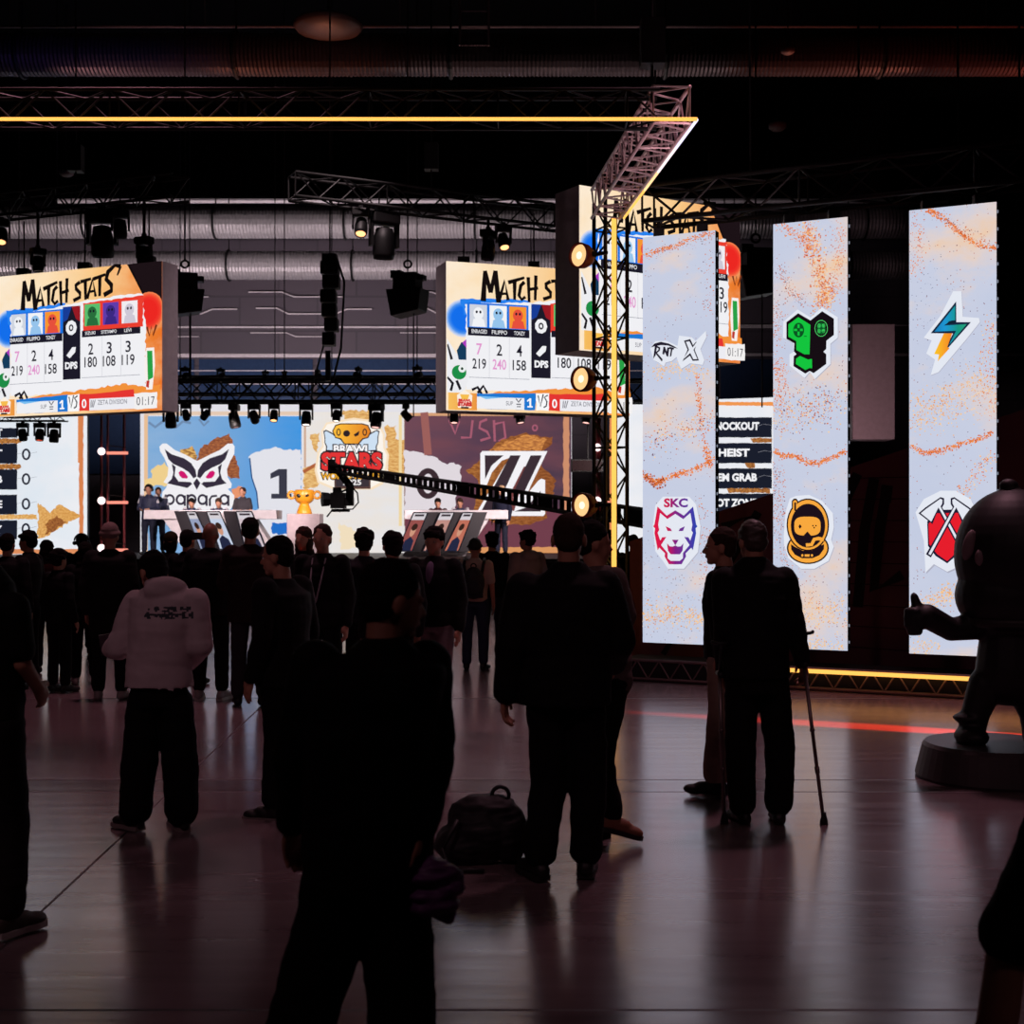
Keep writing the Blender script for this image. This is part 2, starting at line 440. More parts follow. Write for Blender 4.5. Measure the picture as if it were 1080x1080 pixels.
    def hairball(parts, amp=.006, fs=22, nm='hair', v=.008):
        m = MB()
        for c, r in parts: m.ball(hd(*c), sc(*r), Rh, 20, 14)
        return child(nm, m, hm, v, 2, amp, fs)
    if hair == 'short': hairball([((0, -.022, .038), (.084, .094, .09)), ((0, -.05, -.01), (.074, .062, .075))])
    elif hair == 'buzz': hairball([((0, -.018, .03), (.079, .093, .092)), ((0, -.05, -.01), (.07, .058, .07))], .002)
    elif hair == 'bushy': hairball([((0, -.02, .05), (.098, .108, .095)), ((0, -.045, -.005), (.088, .075, .08)), ((0, .06, .08), (.07, .045, .035))], .014, 18)
    elif hair == 'fringe': hairball([((0, -.018, .045), (.092, .10, .09)), ((0, .055, .06), (.078, .05, .035)), ((0, -.05, -.01), (.08, .065, .08))], .009, 20)
    elif hair == 'long': hairball([((0, -.022, .038), (.09, .098, .094)), ((0, -.055, -.06), (.095, .055, .13)), ((-.07, -.02, -.09), (.03, .045, .12)), ((.07, -.02, -.09), (.03, .045, .12)), ((0, -.07, -.17), (.10, .045, .12))], .008, 14)
    elif hair == 'beanie':
        m = MB(); m.ball(hd(0, -.02, .045), sc(.09, .104, .10), Rh, 20, 14); m.torus(hd(0, -.02, .03), .092 * s, .018 * s, Rh @ Matrix.Rotation(.12, 3, 'X'))
        child('beanie', m, hm, .009, 2, .003, 40)
    elif hair == 'cap':
        m = MB(); m.ball(hd(0, -.018, .045), sc(.088, .10, .085), Rh, 20, 14); m.ball(hd(0, .10, .045), sc(.07, .075, .012), Rh)
        child('cap', m, hm, .008, 2)
        m = MB(); m.ball(hd(0, -.055, -.05), sc(.085, .05, .10), Rh); child('hair', m, HAIR_D, .01, 2, .006, 20)
    if eyes:
        for q in (-1, 1):
            m = MB(); m.ball(hd(q * .029, .079, -.008), sc(.012, .007, .007), Rh, 10, 8); e = m.build('eye', pm('eye_white', (190, 185, 180), .2), None, True); e.parent = root
            m = MB(); m.ball(hd(q * .029, .0845, -.008), sc(.005, .003, .005), Rh, 8, 6); e2 = m.build('pupil', pm('pupil', (15, 12, 10), .2), None, True); e2.parent = e
    root['_s'] = s
    if extra: extra(root, Q, s, hd, child, Rh)
    del root['_s']
    return root
# ------------------------------------------------------------------ the setting
def floor_mat():
    m = bpy.data.materials.new('polished_concrete'); m.use_nodes = True
    nt = m.node_tree; b = nt.nodes['Principled BSDF']; N = nt.nodes.new; Lk = nt.links.new
    tc = N('ShaderNodeTexCoord'); sp = N('ShaderNodeSeparateXYZ'); Lk(tc.outputs['Object'], sp.inputs[0])
    def math_(op, a, c=None):
        n = N('ShaderNodeMath'); n.operation = op
        for i, v in enumerate((a, c)):
            if v is None: continue
            if isinstance(v, (int, float)): n.inputs[i].default_value = v
            else: Lk(v, n.inputs[i])
        return n.outputs[0]
    nz = N('ShaderNodeTexNoise'); nz.inputs['Scale'].default_value = .9; nz.inputs['Detail'].default_value = 8; nz.inputs['Roughness'].default_value = .65; Lk(tc.outputs['Object'], nz.inputs['Vector'])
    mp = N('ShaderNodeMapping'); mp.inputs['Scale'].default_value = (.7, 9, 1); Lk(tc.outputs['Object'], mp.inputs[0])
    n2 = N('ShaderNodeTexNoise'); n2.inputs['Scale'].default_value = 1.0; n2.inputs['Detail'].default_value = 4; Lk(mp.outputs[0], n2.inputs['Vector'])
    # saw joints between the slabs
    y = sp.outputs[1]; x = math_('ADD', sp.outputs[0], math_('MULTIPLY', y, .041))
    d = None
    for c, w in ((4.91, .011), (8.9, .012), (9.32, .012), (13.65, .014), (18.1, .016), (.4, .01)):
        q = math_('DIVIDE', math_('ABSOLUTE', math_('SUBTRACT', y, c)), w); d = q if d is None else math_('MINIMUM', d, q)
    for c, w in ((-1.93, .008), (9.6, .008), (-6.4, .008), (7.1, .008)):
        q = math_('DIVIDE', math_('ABSOLUTE', math_('SUBTRACT', x, c)), w); d = math_('MINIMUM', d, q)
    j = math_('LESS_THAN', d, 1.0)
    band = math_('LESS_THAN', math_('ABSOLUTE', math_('SUBTRACT', y, 9.11)), .21)
    cr = N('ShaderNodeValToRGB'); cr.color_ramp.elements[0].position = .3; cr.color_ramp.elements[1].position = .72
    cr.color_ramp.elements[0].color = (*lin((98, 82, 86)), 1); cr.color_ramp.elements[1].color = (*lin((126, 108, 110)), 1)
    Lk(math_('ADD', math_('MULTIPLY', nz.outputs['Fac'], .6), math_('MULTIPLY', n2.outputs['Fac'], .4)), cr.inputs[0])
    def mixc(f, a, col):
        mx = N('ShaderNodeMix'); mx.data_type = 'RGBA'; Lk(f, mx.inputs['Factor']); Lk(a, mx.inputs['A']); mx.inputs['B'].default_value = (*lin(col), 1); return mx.outputs['Result']
    c1 = mixc(math_('MULTIPLY', band, .35), cr.outputs[0], (60, 50, 50)); c1 = mixc(j, c1, (14, 11, 11)); Lk(c1, b.inputs['Base Color'])
    rg = math_('ADD', math_('MULTIPLY', n2.outputs['Fac'], .14), math_('ADD', .14, math_('MULTIPLY', j, .4)))
    Lk(rg, b.inputs['Roughness']); b.inputs['IOR'].default_value = 2.1; b.inputs['Specular Tint'].default_value = (1, .88, .93, 1)
    bp = N('ShaderNodeBump'); bp.inputs['Strength'].default_value = .06; bp.inputs['Distance'].default_value = .02; Lk(n2.outputs['Fac'], bp.inputs['Height']); Lk(bp.outputs[0], b.inputs['Normal'])
    return m
struct(MB().box((0, 22, -.1), (44, 52, .2)).build('floor', floor_mat()))
CEIL = pm('dark_ceiling', (15, 12, 13), .9)
struct(MB().box((0, 22, 13.6), (44, 52, .2)).build('ceiling', CEIL))
DW = pm('dark_wall', (26, 22, 25), .9)
struct(MB().box((-22.1, 22, 6.7), (.2, 52, 13.8)).build('wall_left', DW))
struct(MB().box((22.1, 22, 6.7), (.2, 52, 13.8)).build('wall_right', DW))
struct(MB().box((0, -4.1, 6.7), (44.4, .2, 13.8)).build('wall_front', DW))
def backwall_mat():
    m = bpy.data.materials.new('panelled_wall'); m.use_nodes = True
    nt = m.node_tree; b = nt.nodes['Principled BSDF']; N = nt.nodes.new; Lk = nt.links.new
    tc = N('ShaderNodeTexCoord'); br = N('ShaderNodeTexBrick'); Lk(tc.outputs['Object'], br.inputs['Vector'])
    mp = N('ShaderNodeMapping'); mp.inputs['Rotation'].default_value = (math.pi / 2, 0, 0); Lk(tc.outputs['Object'], mp.inputs[0]); Lk(mp.outputs[0], br.inputs['Vector'])
    br.inputs['Color1'].default_value = (*lin((92, 82, 92)), 1); br.inputs['Color2'].default_value = (*lin((86, 78, 89)), 1); br.inputs['Mortar'].default_value = (*lin((76, 69, 78)), 1)
    br.inputs['Scale'].default_value = .32; br.inputs['Mortar Size'].default_value = .012; br.inputs['Brick Width'].default_value = .9; br.inputs['Row Height'].default_value = .4
    Lk(br.outputs['Color'], b.inputs['Base Color']); b.inputs['Roughness'].default_value = .6
    return m
struct(MB().box((0, 48.1, 6.7), (44.4, .2, 13.8)).build('wall_back', backwall_mat()))
# black drape hung across the hall in front of the back wall
struct(MB().box((0, 38.2, 12.34), (43.9, .12, 2.3)).build('trim_1', pm('black_drape', (22, 17, 18), .95)))
TRIM = pm('pale_trim', (238, 228, 234), .4)
k = 1
def trim(pts, r, d=47.85, mat=TRIM):
    global k; k += 1
    struct(MB().path([P(x, y, d) for x, y in pts], r * .75).build('trim_%d' % k, mat))
for x0 in (120, 262, 420):                         # bright raised edges of the wall panels
    trim([(x0, 308), (x0 + 35, 308), (x0 + 48, 313), (x0 + 100, 313)], .03)
    trim([(x0 + 8, 325), (x0 + 30, 325), (x0 + 42, 331), (x0 + 92, 331), (x0 + 104, 326), (x0 + 130, 326)], .035)
    trim([(x0 + 2, 351), (x0 + 40, 351), (x0 + 50, 355), (x0 + 90, 355)], .025)
trim([(60, 345), (900, 345)], .05); trim([(60, 375), (700, 375)], .10); trim([(60, 391), (700, 391)], .03); trim([(720, 343), (1060, 343)], .04); trim([(700, 374), (1100, 374)], .08)
trim([(240, 405), (470, 405)], .03); trim([(60, 212), (1000, 212)], .11, 46); 
BLUEGLASS = pm('blue_window_glass', (62, 84, 122), .12, .3)
for i, (a, c) in enumerate(((90, 205), (210, 330), (335, 460), (640, 755), (760, 880))):
    w = MB(); w.box(((XA(a, 47.9) + XA(c, 47.9)) / 2, 47.9, (ZA(379, 47.9) + ZA(500, 47.9)) / 2), (XA(c, 47.9) - XA(a, 47.9), .08, ZA(379, 47.9) - ZA(500, 47.9)))
    struct(w.build('window_%d' % (i + 1), BLUEGLASS))
# ventilation ducts
def duct(label, y, z, r, x0, x1, mat, st=.055):
    rs = []; n = int((x1 - x0) / st)
    for i in range(n + 1):
        q = r * (1 + (.03 if i % 2 else -.03)); x = x0 + (x1 - x0) * i / n
        rs.append([Vector((x, y + q * math.cos(t), z + q * math.sin(t))) for t in [2 * math.pi * j / 20 for j in range(20)]])
    o = thing('air_duct', label, 'duct', (x0, y, z), 'corrugated ventilation ducts')
    MB().loft(rs).build('pipe', mat, o)
    for i in range(int((x1 - x0) / 4.2)):
        x = x0 + 2 + i * 4.2; MB().torus((x, y, z), r + .03, .04, Matrix.Rotation(math.pi / 2, 3, 'Y'), 20, 6).tube((x, y, z + r), (x, y, 13.49), .02, n=6).build('hanger', BLACK_METAL, o)
DUCT = pm('galvanised_duct', (196, 190, 194), .42, .5, .1)
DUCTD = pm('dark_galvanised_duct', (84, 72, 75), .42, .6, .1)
duct('silver corrugated air duct along the top of the lit back wall, upper of the two', 43, ZA(235, 43), .5, -20, 14, DUCT)
duct('silver corrugated air duct just above the wall panels, lower of the two', 45, ZA(280, 45), .48, -20, 14, DUCT)
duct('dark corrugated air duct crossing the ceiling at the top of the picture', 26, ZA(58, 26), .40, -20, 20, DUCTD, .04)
# cable tray and fittings up in the dark
def ladder(name, label, a, b, w, mat, wdir=None):
    a = Vector(a); b = Vector(b); o = thing(name, label, 'cable tray', a); wd = wdir or Vector((0, 0, 1)); m = MB()
    m.tube(a, b, .025, n=6); m.tube(a + wd * w, b + wd * w, .025, n=6); n = int((b - a).length / .28)
    for i in range(n + 1): p = a + (b - a) * i / n; m.tube(p, p + wd * w, .014, n=5)
    m.build('tray_frame', mat, o)
    for i in range(8):
        p = a + (b - a) * (i + .5) / 8 + wd * w
        if p.z < 13.2: MB().tube(p, (p.x, p.y, 13.49), .012, n=5).build('hanger', mat, o)
TRAYM = pm('dull_steel', (130, 108, 110), .45, .5)
ladder('cable_tray', 'long dark steel cable tray running across the ceiling above the big duct', P(-300, 28, 27), P(1350, 28, 27), .1, TRAYM, Vector((0, .3, 0)) + Vector((0, 0, .08)))
ladder('cable_tray', 'short wide ladder tray hanging vertically from the ceiling at top centre', P(485, 48, 25.4), P(485, -60, 25.4), .55, TRAYM, Vector((1, 0, 0)))
o = thing('ceiling_speaker', 'round pale disc-shaped ceiling fitting hanging at top left of centre', 'ceiling fitting', P(346, 26, 25))
MB().lathe(P(346, 26, 25), [(.02, .26), (.12, .22), (.62, .03), (.66, -.02), (.6, -.1), (.3, -.17), (.05, -.19)]).build('dish', pm('dull_brown', (74, 56, 53), .5), o, True)
MB().tube(P(346, 26, 25) + Vector((0, 0, .2)), P(346, 26, 25) + Vector((0, 0, 3.4)), .02, n=6).build('hanger', BLACK_METAL, o)
for (x, y, d, w, lab) in ((820, 134, 30, .2, 'small round detector on a thin rod below the ceiling right of the truss corner'), (831, 54, 25, .13, 'small round detector beside the big duct at upper right'), (70, 183, 30, .16, 'small round detector hanging above the left angled truss')):
    o = thing('smoke_detector', lab, 'detector', P(x, y, d)); c = P(x, y, d)
    MB().lathe(c, [(.02, w * .6), (w, w * .35), (w, -.02), (w * .6, -w * .4), (.02, -w * .5)], 18).build('housing', pm('dull_cream', (120, 96, 92), .5), o, True)
    MB().tube(c + Vector((0, 0, w * .5)), (c.x, c.y, 13.5), .014, n=6).build('rod', BLACK_METAL, o)
# side wall, columns and stair seen between the right-hand banners
CONC = pm('warm_grey_render', (150, 132, 136), .8)
m = MB(); a = P(896, 480, 30); m.box((XA(921, 30), 30.4, 5), (XA(944, 30) - XA(899, 30), .8, 2 * (ZA(342, 30) - 5))); o = m.build('wall_pillar', CONC); struct(o)
m = MB(); m.box((XA(895, 29.6), 29.8, 5.2), (.12, .12, 6)); o = m.build('wall_pipe', pm('red_brown_pipe', (150, 96, 80), .6)); struct(o)

# ------------------------------------------------------------------ led walls on the stage
def led(name, label, A, B, z0, z1, thick=.12):
    p = Panel(A, B, z0, z1, thick); o = thing(name, label, 'LED screen', p.uv(.5, 1)); p.casing('casing', DARK_PLASTIC, o); return p, o
D = 36.0
pc, oc = led('led_wall', 'widest LED wall at the back of the stage, blue left half and maroon right half', (XA(148, D), D), (XA(603, D), D), ZA(584, D), ZA(424, D))
W_ = (238, 236, 240)
GOLD = emg([(0, (236, 190, 110)), (.5, (205, 140, 70)), (1, (150, 86, 48))], 0, 1, .85, 90, (120, 66, 36))
GOLD2 = emg([(0, (246, 216, 150)), (1, (226, 168, 90))], 0, 1, .7, 90, (196, 128, 60))
ar = Art(pc, True)
ar.rect(140, 420, 610, 590, (226, 224, 230)); ar.rect(152, 434, 157, 590, (232, 190, 150)); ar.rect(152, 434, 318, 438, (228, 200, 178))
ar.rect(156, 439, 318, 590, emg([(0, (142, 178, 216)), (.2, (118, 166, 216)), (.38, (52, 146, 226)), (1, (70, 150, 225))], 0, 1, .35, 9, (100, 160, 214)))
ar.T = (145, 430, 5.838)
ar.rag([(365, 330), (400, 240), (480, 190), (565, 165), (592, 215), (560, 265), (620, 330), (625, 430), (560, 430), (530, 340)], emg([(0, (120, 64, 48)), (1, (150, 84, 60))], 0, 1, .8, 120, (190, 116, 70)), 8, 16)
ar.rag([(262, 262), (335, 240), (375, 300), (360, 340), (280, 330)], GOLD, 6, 14)
ar.rag([(85, 380), (170, 335), (210, 400), (190, 480), (40, 480), (45, 440), (90, 430)], emg([(0, (238, 206, 140)), (1, (244, 222, 170))], 0, 1), 7, 14)
ar.rag([(575, 500), (640, 485), (645, 540), (600, 570)], (232, 150, 110), 6, 12)
ar.stroke([(70, 90), (110, 120), (150, 90), (180, 70), (190, 110), (240, 120), (280, 85), (330, 95)], 16, (112, 140, 176)); ar.stroke([(380, 70), (410, 110), (440, 80)], 14, (112, 140, 176))
ar.rag([(690, 300), (720, 275), (800, 255), (850, 240), (900, 255), (1010, 262), (1010, 900), (600, 900), (690, 640), (745, 620), (735, 520), (705, 430)], (226, 226, 234), 6, 16)
ar.stroke([(692, 310), (705, 430), (735, 520), (745, 620)], 8, (40, 80, 130))
ar.rag([(825, 712), (932, 712), (932, 778), (833, 778)], (36, 110, 200), 6, 12)
ar.rag([(690, 690), (745, 700), (765, 790), (720, 790)], (60, 140, 220), 5, 14)
ar.poly([(820, 405), (870, 378), (922, 378), (922, 530), (950, 530), (950, 560), (825, 560), (825, 530), (872, 530), (872, 418), (820, 438)], (58, 58, 72))
ar.T = (320, 425, 6.17)
ar.rect(0, 60, 660, 980, emg([(0, (226, 222, 228)), (.4, (232, 228, 226)), (1, (226, 228, 236))], 0, 1, .25, 12, (240, 222, 196)))
ar.rag([(260, 50), (440, 50), (440, 110), (260, 110)], GOLD2, 10, 18); ar.rag([(530, 150), (600, 150), (600, 230), (662, 240), (662, 470), (560, 485), (545, 300)], GOLD2, 9, 16)
ar.rag([(0, 430), (85, 395), (100, 540), (0, 570)], GOLD2, 9, 16); ar.rag([(45, 210), (110, 200), (90, 320), (60, 300)], GOLD2, 8, 14)
ar.stroke([(0, 450), (85, 400)], 22, (176, 98, 60)); ar.stroke([(12, 110), (12, 420)], 14, (206, 170, 150))
ar.rag([(230, 780), (360, 840), (340, 940), (250, 960)], (240, 222, 190), 10, 20)
ar.stroke([(632, 80), (632, 800)], 20, (238, 214, 160)); ar.stroke([(659, 60), (659, 800)], 5, (150, 110, 100))
ar.T = (470, 425, 4.909)
ar.rect(-210, 60, 650, 900, emg([(0, (112, 76, 90)), (.55, (112, 76, 90)), (.8, (88, 62, 80)), (1, (74, 58, 74))], 0, 1, .5, 6, (124, 74, 82)))
ar.rect(-210, 560, 600, 900, emg([(0, (120, 66, 74)), (1, (112, 62, 76))], 0)); ar.rect(-210, 52, 645, 68, (214, 160, 120)); ar.rag([(610, 60), (640, 60), (640, 780), (605, 780)], (206, 142, 108), 3, 20)
ar.rag([(-210, 750), (640, 745), (640, 790), (-210, 790)], (216, 150, 96), 3, 20)
ar.rag([(-212, 245), (-118, 258), (-44, 292), (10, 315), (45, 305), (80, 330), (80, 420), (55, 480), (45, 590), (-212, 590), (-212, 300)], (224, 216, 222), 7, 14)
PINK = (166, 92, 112)
ar.stroke([(20, 90), (50, 160), (70, 95)], 12, PINK); ar.stroke([(80, 180), (130, 180), (140, 90)], 12, PINK); ar.stroke([(215, 85), (180, 100), (175, 130), (215, 150), (230, 180), (180, 195)], 13, PINK); ar.stroke([(250, 90), (255, 200)], 12, PINK); ar.stroke([(255, 110), (300, 100), (310, 180), (275, 200)], 12, PINK); ar.ring(462, 130, 16, 18, 8, 10, PINK)
ar.stroke([(-110, 50), (-90, 270)], 40, (156, 96, 92)); 
ar.rag([(110, 345), (150, 320), (230, 240), (300, 190), (400, 155), (555, 178), (545, 215), (500, 262), (500, 330), (545, 375), (567, 380), (562, 470), (525, 560), (525, 590), (400, 640), (330, 630), (230, 610), (145, 565), (150, 510), (185, 430)], GOLD, 9, 18)
ar.rag([(220, 250), (400, 165), (520, 185), (500, 245)], emg([(0, (230, 150, 70)), (1, (222, 150, 80))], 0, 1, .8, 100, (150, 84, 50)), 8, 16)
ar.build('display', oc)
ar2 = Art(pc, T=(145, 430, 5.838)); ar2.lay = ar.lay
wl = (240, 238, 242); dk = (54, 46, 62)
ar2.poly([(140, 240), (160, 222), (185, 222), (235, 262), (300, 290), (350, 318), (372, 328), (395, 318), (450, 290), (510, 262), (560, 222), (590, 222), (602, 240), (600, 285), (575, 330), (555, 380), (560, 430), (585, 470), (580, 495), (560, 500), (600, 540), (600, 590), (575, 630), (155, 630), (150, 600), (158, 520), (180, 495), (190, 470), (165, 460), (190, 420), (195, 370), (170, 310), (145, 270)], wl)
for f in (lambda x: x, lambda x: 740 - x):
    g = lambda L: [(f(x), y) for x, y in L]
    ar2.poly(g([(172, 255), (215, 288), (290, 312), (335, 342), (362, 385), (368, 425), (350, 436), (320, 397), (280, 372), (225, 347), (195, 318)]), dk, f(1) == 1)
    ar2.poly(g([(216, 345), (240, 365), (233, 420), (258, 455), (330, 458), (342, 470), (312, 495), (255, 482), (188, 466), (215, 440), (226, 400)]), dk, False)
    ar2.poly(g([(258, 400), (272, 388), (292, 395), (316, 427), (308, 437), (280, 435), (264, 420)]), (206, 24, 108), False)
ar2.poly([(370, 435), (392, 465), (370, 507), (348, 465)], dk)
ar2.lay += 1
for i_, ch_ in enumerate('papara'):
    c_ = 204 + 67 * i_
    if ch_ != 'r': ar2.lay -= 1; ar2.ring(c_, 566, 31, 34, 18, 20, dk)
    if ch_ == 'p': ar2.stroke([(c_ - 25, 535), (c_ - 25, 632)], 13, dk, up=False)
    if ch_ == 'a': ar2.stroke([(c_ + 25, 540), (c_ + 25, 605)], 13, dk, up=False)
    if ch_ == 'r': ar2.stroke([(c_ - 22, 606), (c_ - 22, 565), (c_ - 10, 546), (c_ + 22, 542)], 13, dk, up=False)
ar2.build('owl_emblem', oc)
ar2 = Art(pc, T=(320, 425, 6.17)); ar2.lay = ar.lay
ar2.poly([(118, 185), (150, 130), (200, 120), (330, 98), (440, 112), (500, 140), (530, 200), (535, 290), (560, 340), (548, 430), (520, 530), (450, 565), (200, 565), (95, 520), (75, 440), (95, 320), (125, 280)], (248, 226, 196)); ar2.poly([(128, 190), (158, 140), (205, 132), (330, 112), (435, 124), (490, 150), (518, 205), (522, 295), (545, 340), (534, 425), (508, 515), (440, 552), (210, 552), (108, 510), (90, 440), (108, 325), (135, 285)], (252, 244, 234))
ink = (44, 34, 40)
for f in (lambda x: x, lambda x: 630 - x):
    g = lambda L: [(f(x), y) for x, y in L]
    ar2.poly(g([(132, 185), (150, 176), (190, 195), (222, 220), (262, 242), (285, 250), (275, 325), (148, 315), (150, 285), (140, 260), (140, 225)]), ink); ar2.poly(g([(139, 192), (152, 184), (188, 204), (222, 230), (276, 258), (270, 315), (156, 306), (158, 285), (146, 258), (146, 225)]), (206, 224, 242))
ar2.poly([(190, 185), (210, 145), (245, 134), (385, 134), (425, 145), (444, 188), (425, 230), (392, 238), (362, 272), (268, 272), (242, 238), (210, 230)], ink); ar2.poly([(197, 185), (214, 151), (246, 141), (384, 141), (420, 151), (437, 188), (420, 224), (387, 231), (358, 265), (272, 265), (247, 231), (214, 224)], emg([(.4, (250, 196, 60)), (.46, (252, 186, 60)), (.53, (226, 130, 40))], 0))
for f in (lambda x: x, lambda x: 634 - x): ar2.ring(f(232), 192, 15, 24, 8, 16, ink, 16)
ar2.disc(284, 200, 22, 21, ink); ar2.poly([(330, 208), (368, 182), (362, 212), (340, 221)], ink)
ar2.text('BRAWL', 192, 268, 448, 334, ink, .09); ar2.text('BRAWL', 200, 275, 440, 327, (250, 248, 250), .04)
ar2.rect(205, 485, 440, 560, (92, 66, 60)); ar2.rect(215, 490, 430, 545, (60, 52, 58))
ar2.text('STARS', 110, 312, 524, 450, ink, .11); ar2.text('STARS', 120, 322, 514, 440, (226, 54, 54), .05)
ar2.text('WORLD FINALS', 112, 450, 508, 504, ink, .08); ar2.text('WORLD FINALS', 120, 457, 500, 497, (240, 172, 40), .03); ar2.text('2025', 262, 498, 380, 536, (240, 236, 236), .03)
ar2.build('title_emblem', oc)
ar2 = Art(pc, T=(470, 425, 4.909)); ar2.lay = ar.lay
ar2.poly([(180, 262), (190, 250), (527, 250), (440, 430), (425, 468), (480, 402), (495, 392), (515, 400), (515, 575), (505, 585), (325, 585), (330, 560), (165, 560), (300, 335), (330, 285), (290, 300), (240, 360), (214, 425), (196, 437), (180, 430)], (244, 242, 246))
dz = (60, 46, 54)
ar2.poly([(203, 272), (300, 272), (238, 325), (205, 395)], dz); ar2.poly([(335, 272), (388, 272), (255, 560), (185, 560)], dz); ar2.poly([(405, 330), (425, 330), (345, 500), (318, 500)], (120, 66, 66), False); ar2.poly([(440, 272), (498, 272), (410, 455), (355, 455)], dz); ar2.poly([(492, 455), (492, 562), (355, 562), (420, 540)], dz, False); ar2.poly([(300, 545), (385, 455), (355, 560)], (120, 66, 66))
ar2.build('letter_emblem', oc)
ar2 = Art(pc, T=(320, 425, 6.17)); ar2.lay = ar.lay
ar2.ring(812, 525, 77, 100, 36, 64, (60, 44, 50)); ar2.build('score_numeral', oc)

pl, ol = led('led_wall', 'left LED wall with a column of zeros, beside the dark stage wing', (XA(-110, 34), 34.4), (XA(92, 34), 34), ZA(594, 34), ZA(428, 34))
ar = Art(pl, True); ar.rect(-130, 420, 95, 600, emg([(0, (236, 234, 238)), (.7, (226, 232, 240)), (1, (238, 238, 242))], 0, 1, .3, 8, (212, 228, 240)))
ar.rag([(83, 430), (88, 430), (88, 600), (84, 600)], (216, 130, 80), .5, 5); ar.rag([(-120, 580), (88, 579), (88, 584), (-120, 585)], (220, 140, 92), .4, 6)
T7 = (0, 430, 5.686); ar.T = T7
for y0, y1 in ((122, 180), (215, 335), (370, 492), (522, 640), (675, 790)): ar.rag([(-600, y0), (104, y0), (104, y1), (-600, y1)], (26, 30, 44), 1.5, 20)
for y in (200, 352): ar.rag([(-600, y - 12), (120, y - 14), (130, y + 4), (115, y + 16), (-600, y + 16)], GOLD, 4, 10)
ar.rag([(-600, 642), (220, 640), (225, 668), (-600, 670)], GOLD2, 3, 10); ar.rag([(228, 570), (262, 590), (300, 625), (360, 575), (400, 600), (440, 620), (490, 640), (270, 780), (230, 780)], GOLD2, 7, 12)
ar.rag([(275, 700), (340, 640), (400, 690), (280, 765)], GOLD, 7, 12)
ar.rect(470, 40, 478, 330, (222, 140, 84)); ar.build('display', ol)
ar2 = Art(pl, T=T7); ar2.lay = ar.lay
for y in (280, 428, 577, 727): ar2.ring(160, y, 26, 35, 14, 23, (36, 38, 52)); ar2.stroke([(105, y - 2), (132, y - 6)], 2, (150, 150, 160)); ar2.stroke([(188, y - 6), (225, y - 14)], 2, (150, 150, 160))
for t, y in (('KNOCKOUT', 152), ('HEIST', 275), ('GEM GRAB', 430), ('HOT ZONE', 580), ('BOUNTY', 730)): ar2.text(t, -30 - 34 * len(t), y - 24, 20, y + 22, (240, 240, 244), .03)
ar2.build('score_lettering', ol)

pr, orr = led('led_wall', 'right LED wall of game mode names behind the tall banners', (XA(643, 33), 33), (XA(880, 31), 31), ZA(598, 32), ZA(419, 31.5))
ar = Art(pr, True); ar.rect(640, 410, 890, 610, emg([(0, (238, 238, 242)), (1, (236, 236, 240))], 0, 1, .3, 8, (214, 226, 240))); ar.rect(643, 430, 647, 610, (222, 140, 90)); 
T8 = (740, 400, 6.756); ar.T = T8
ar.rag([(-80, 160), (900, 165), (900, 190), (-80, 186)], (240, 150, 80), 2, 16)
for y0, y1 in ((272, 415), (455, 598), (635, 778), (815, 950), (985, 1110)): ar.rag([(60, y0), (500, y0), (500, y1), (60, y1)], (26, 30, 44), 2, 24)
for x0, x1, y in ((350, 500, 435), (310, 380, 616), (180, 490, 793), (250, 480, 968)): ar.rag([(x0, y - 16), (x1, y - 17), (x1, y + 17), (x0 + 15, y + 15)], GOLD, 4, 12)
ar.build('display', orr)
ar2 = Art(pr, T=T8); ar2.lay = ar.lay
for t, x0, x1, y in (('KNOCKOUT', 62, 412, 334), ('HEIST', 120, 344, 523), ('GEM GRAB', 62, 396, 699), ('HOT ZONE', 62, 396, 880)): ar2.text(t, x0, y - 29, x1, y + 29, (244, 244, 248), .045)
for y in (334, 523, 699, 880): ar2.stroke([(405, y - 2), (450, y - 14), (498, y - 6)], 2, (150, 150, 160))
ar2.build('mode_lettering', orr)

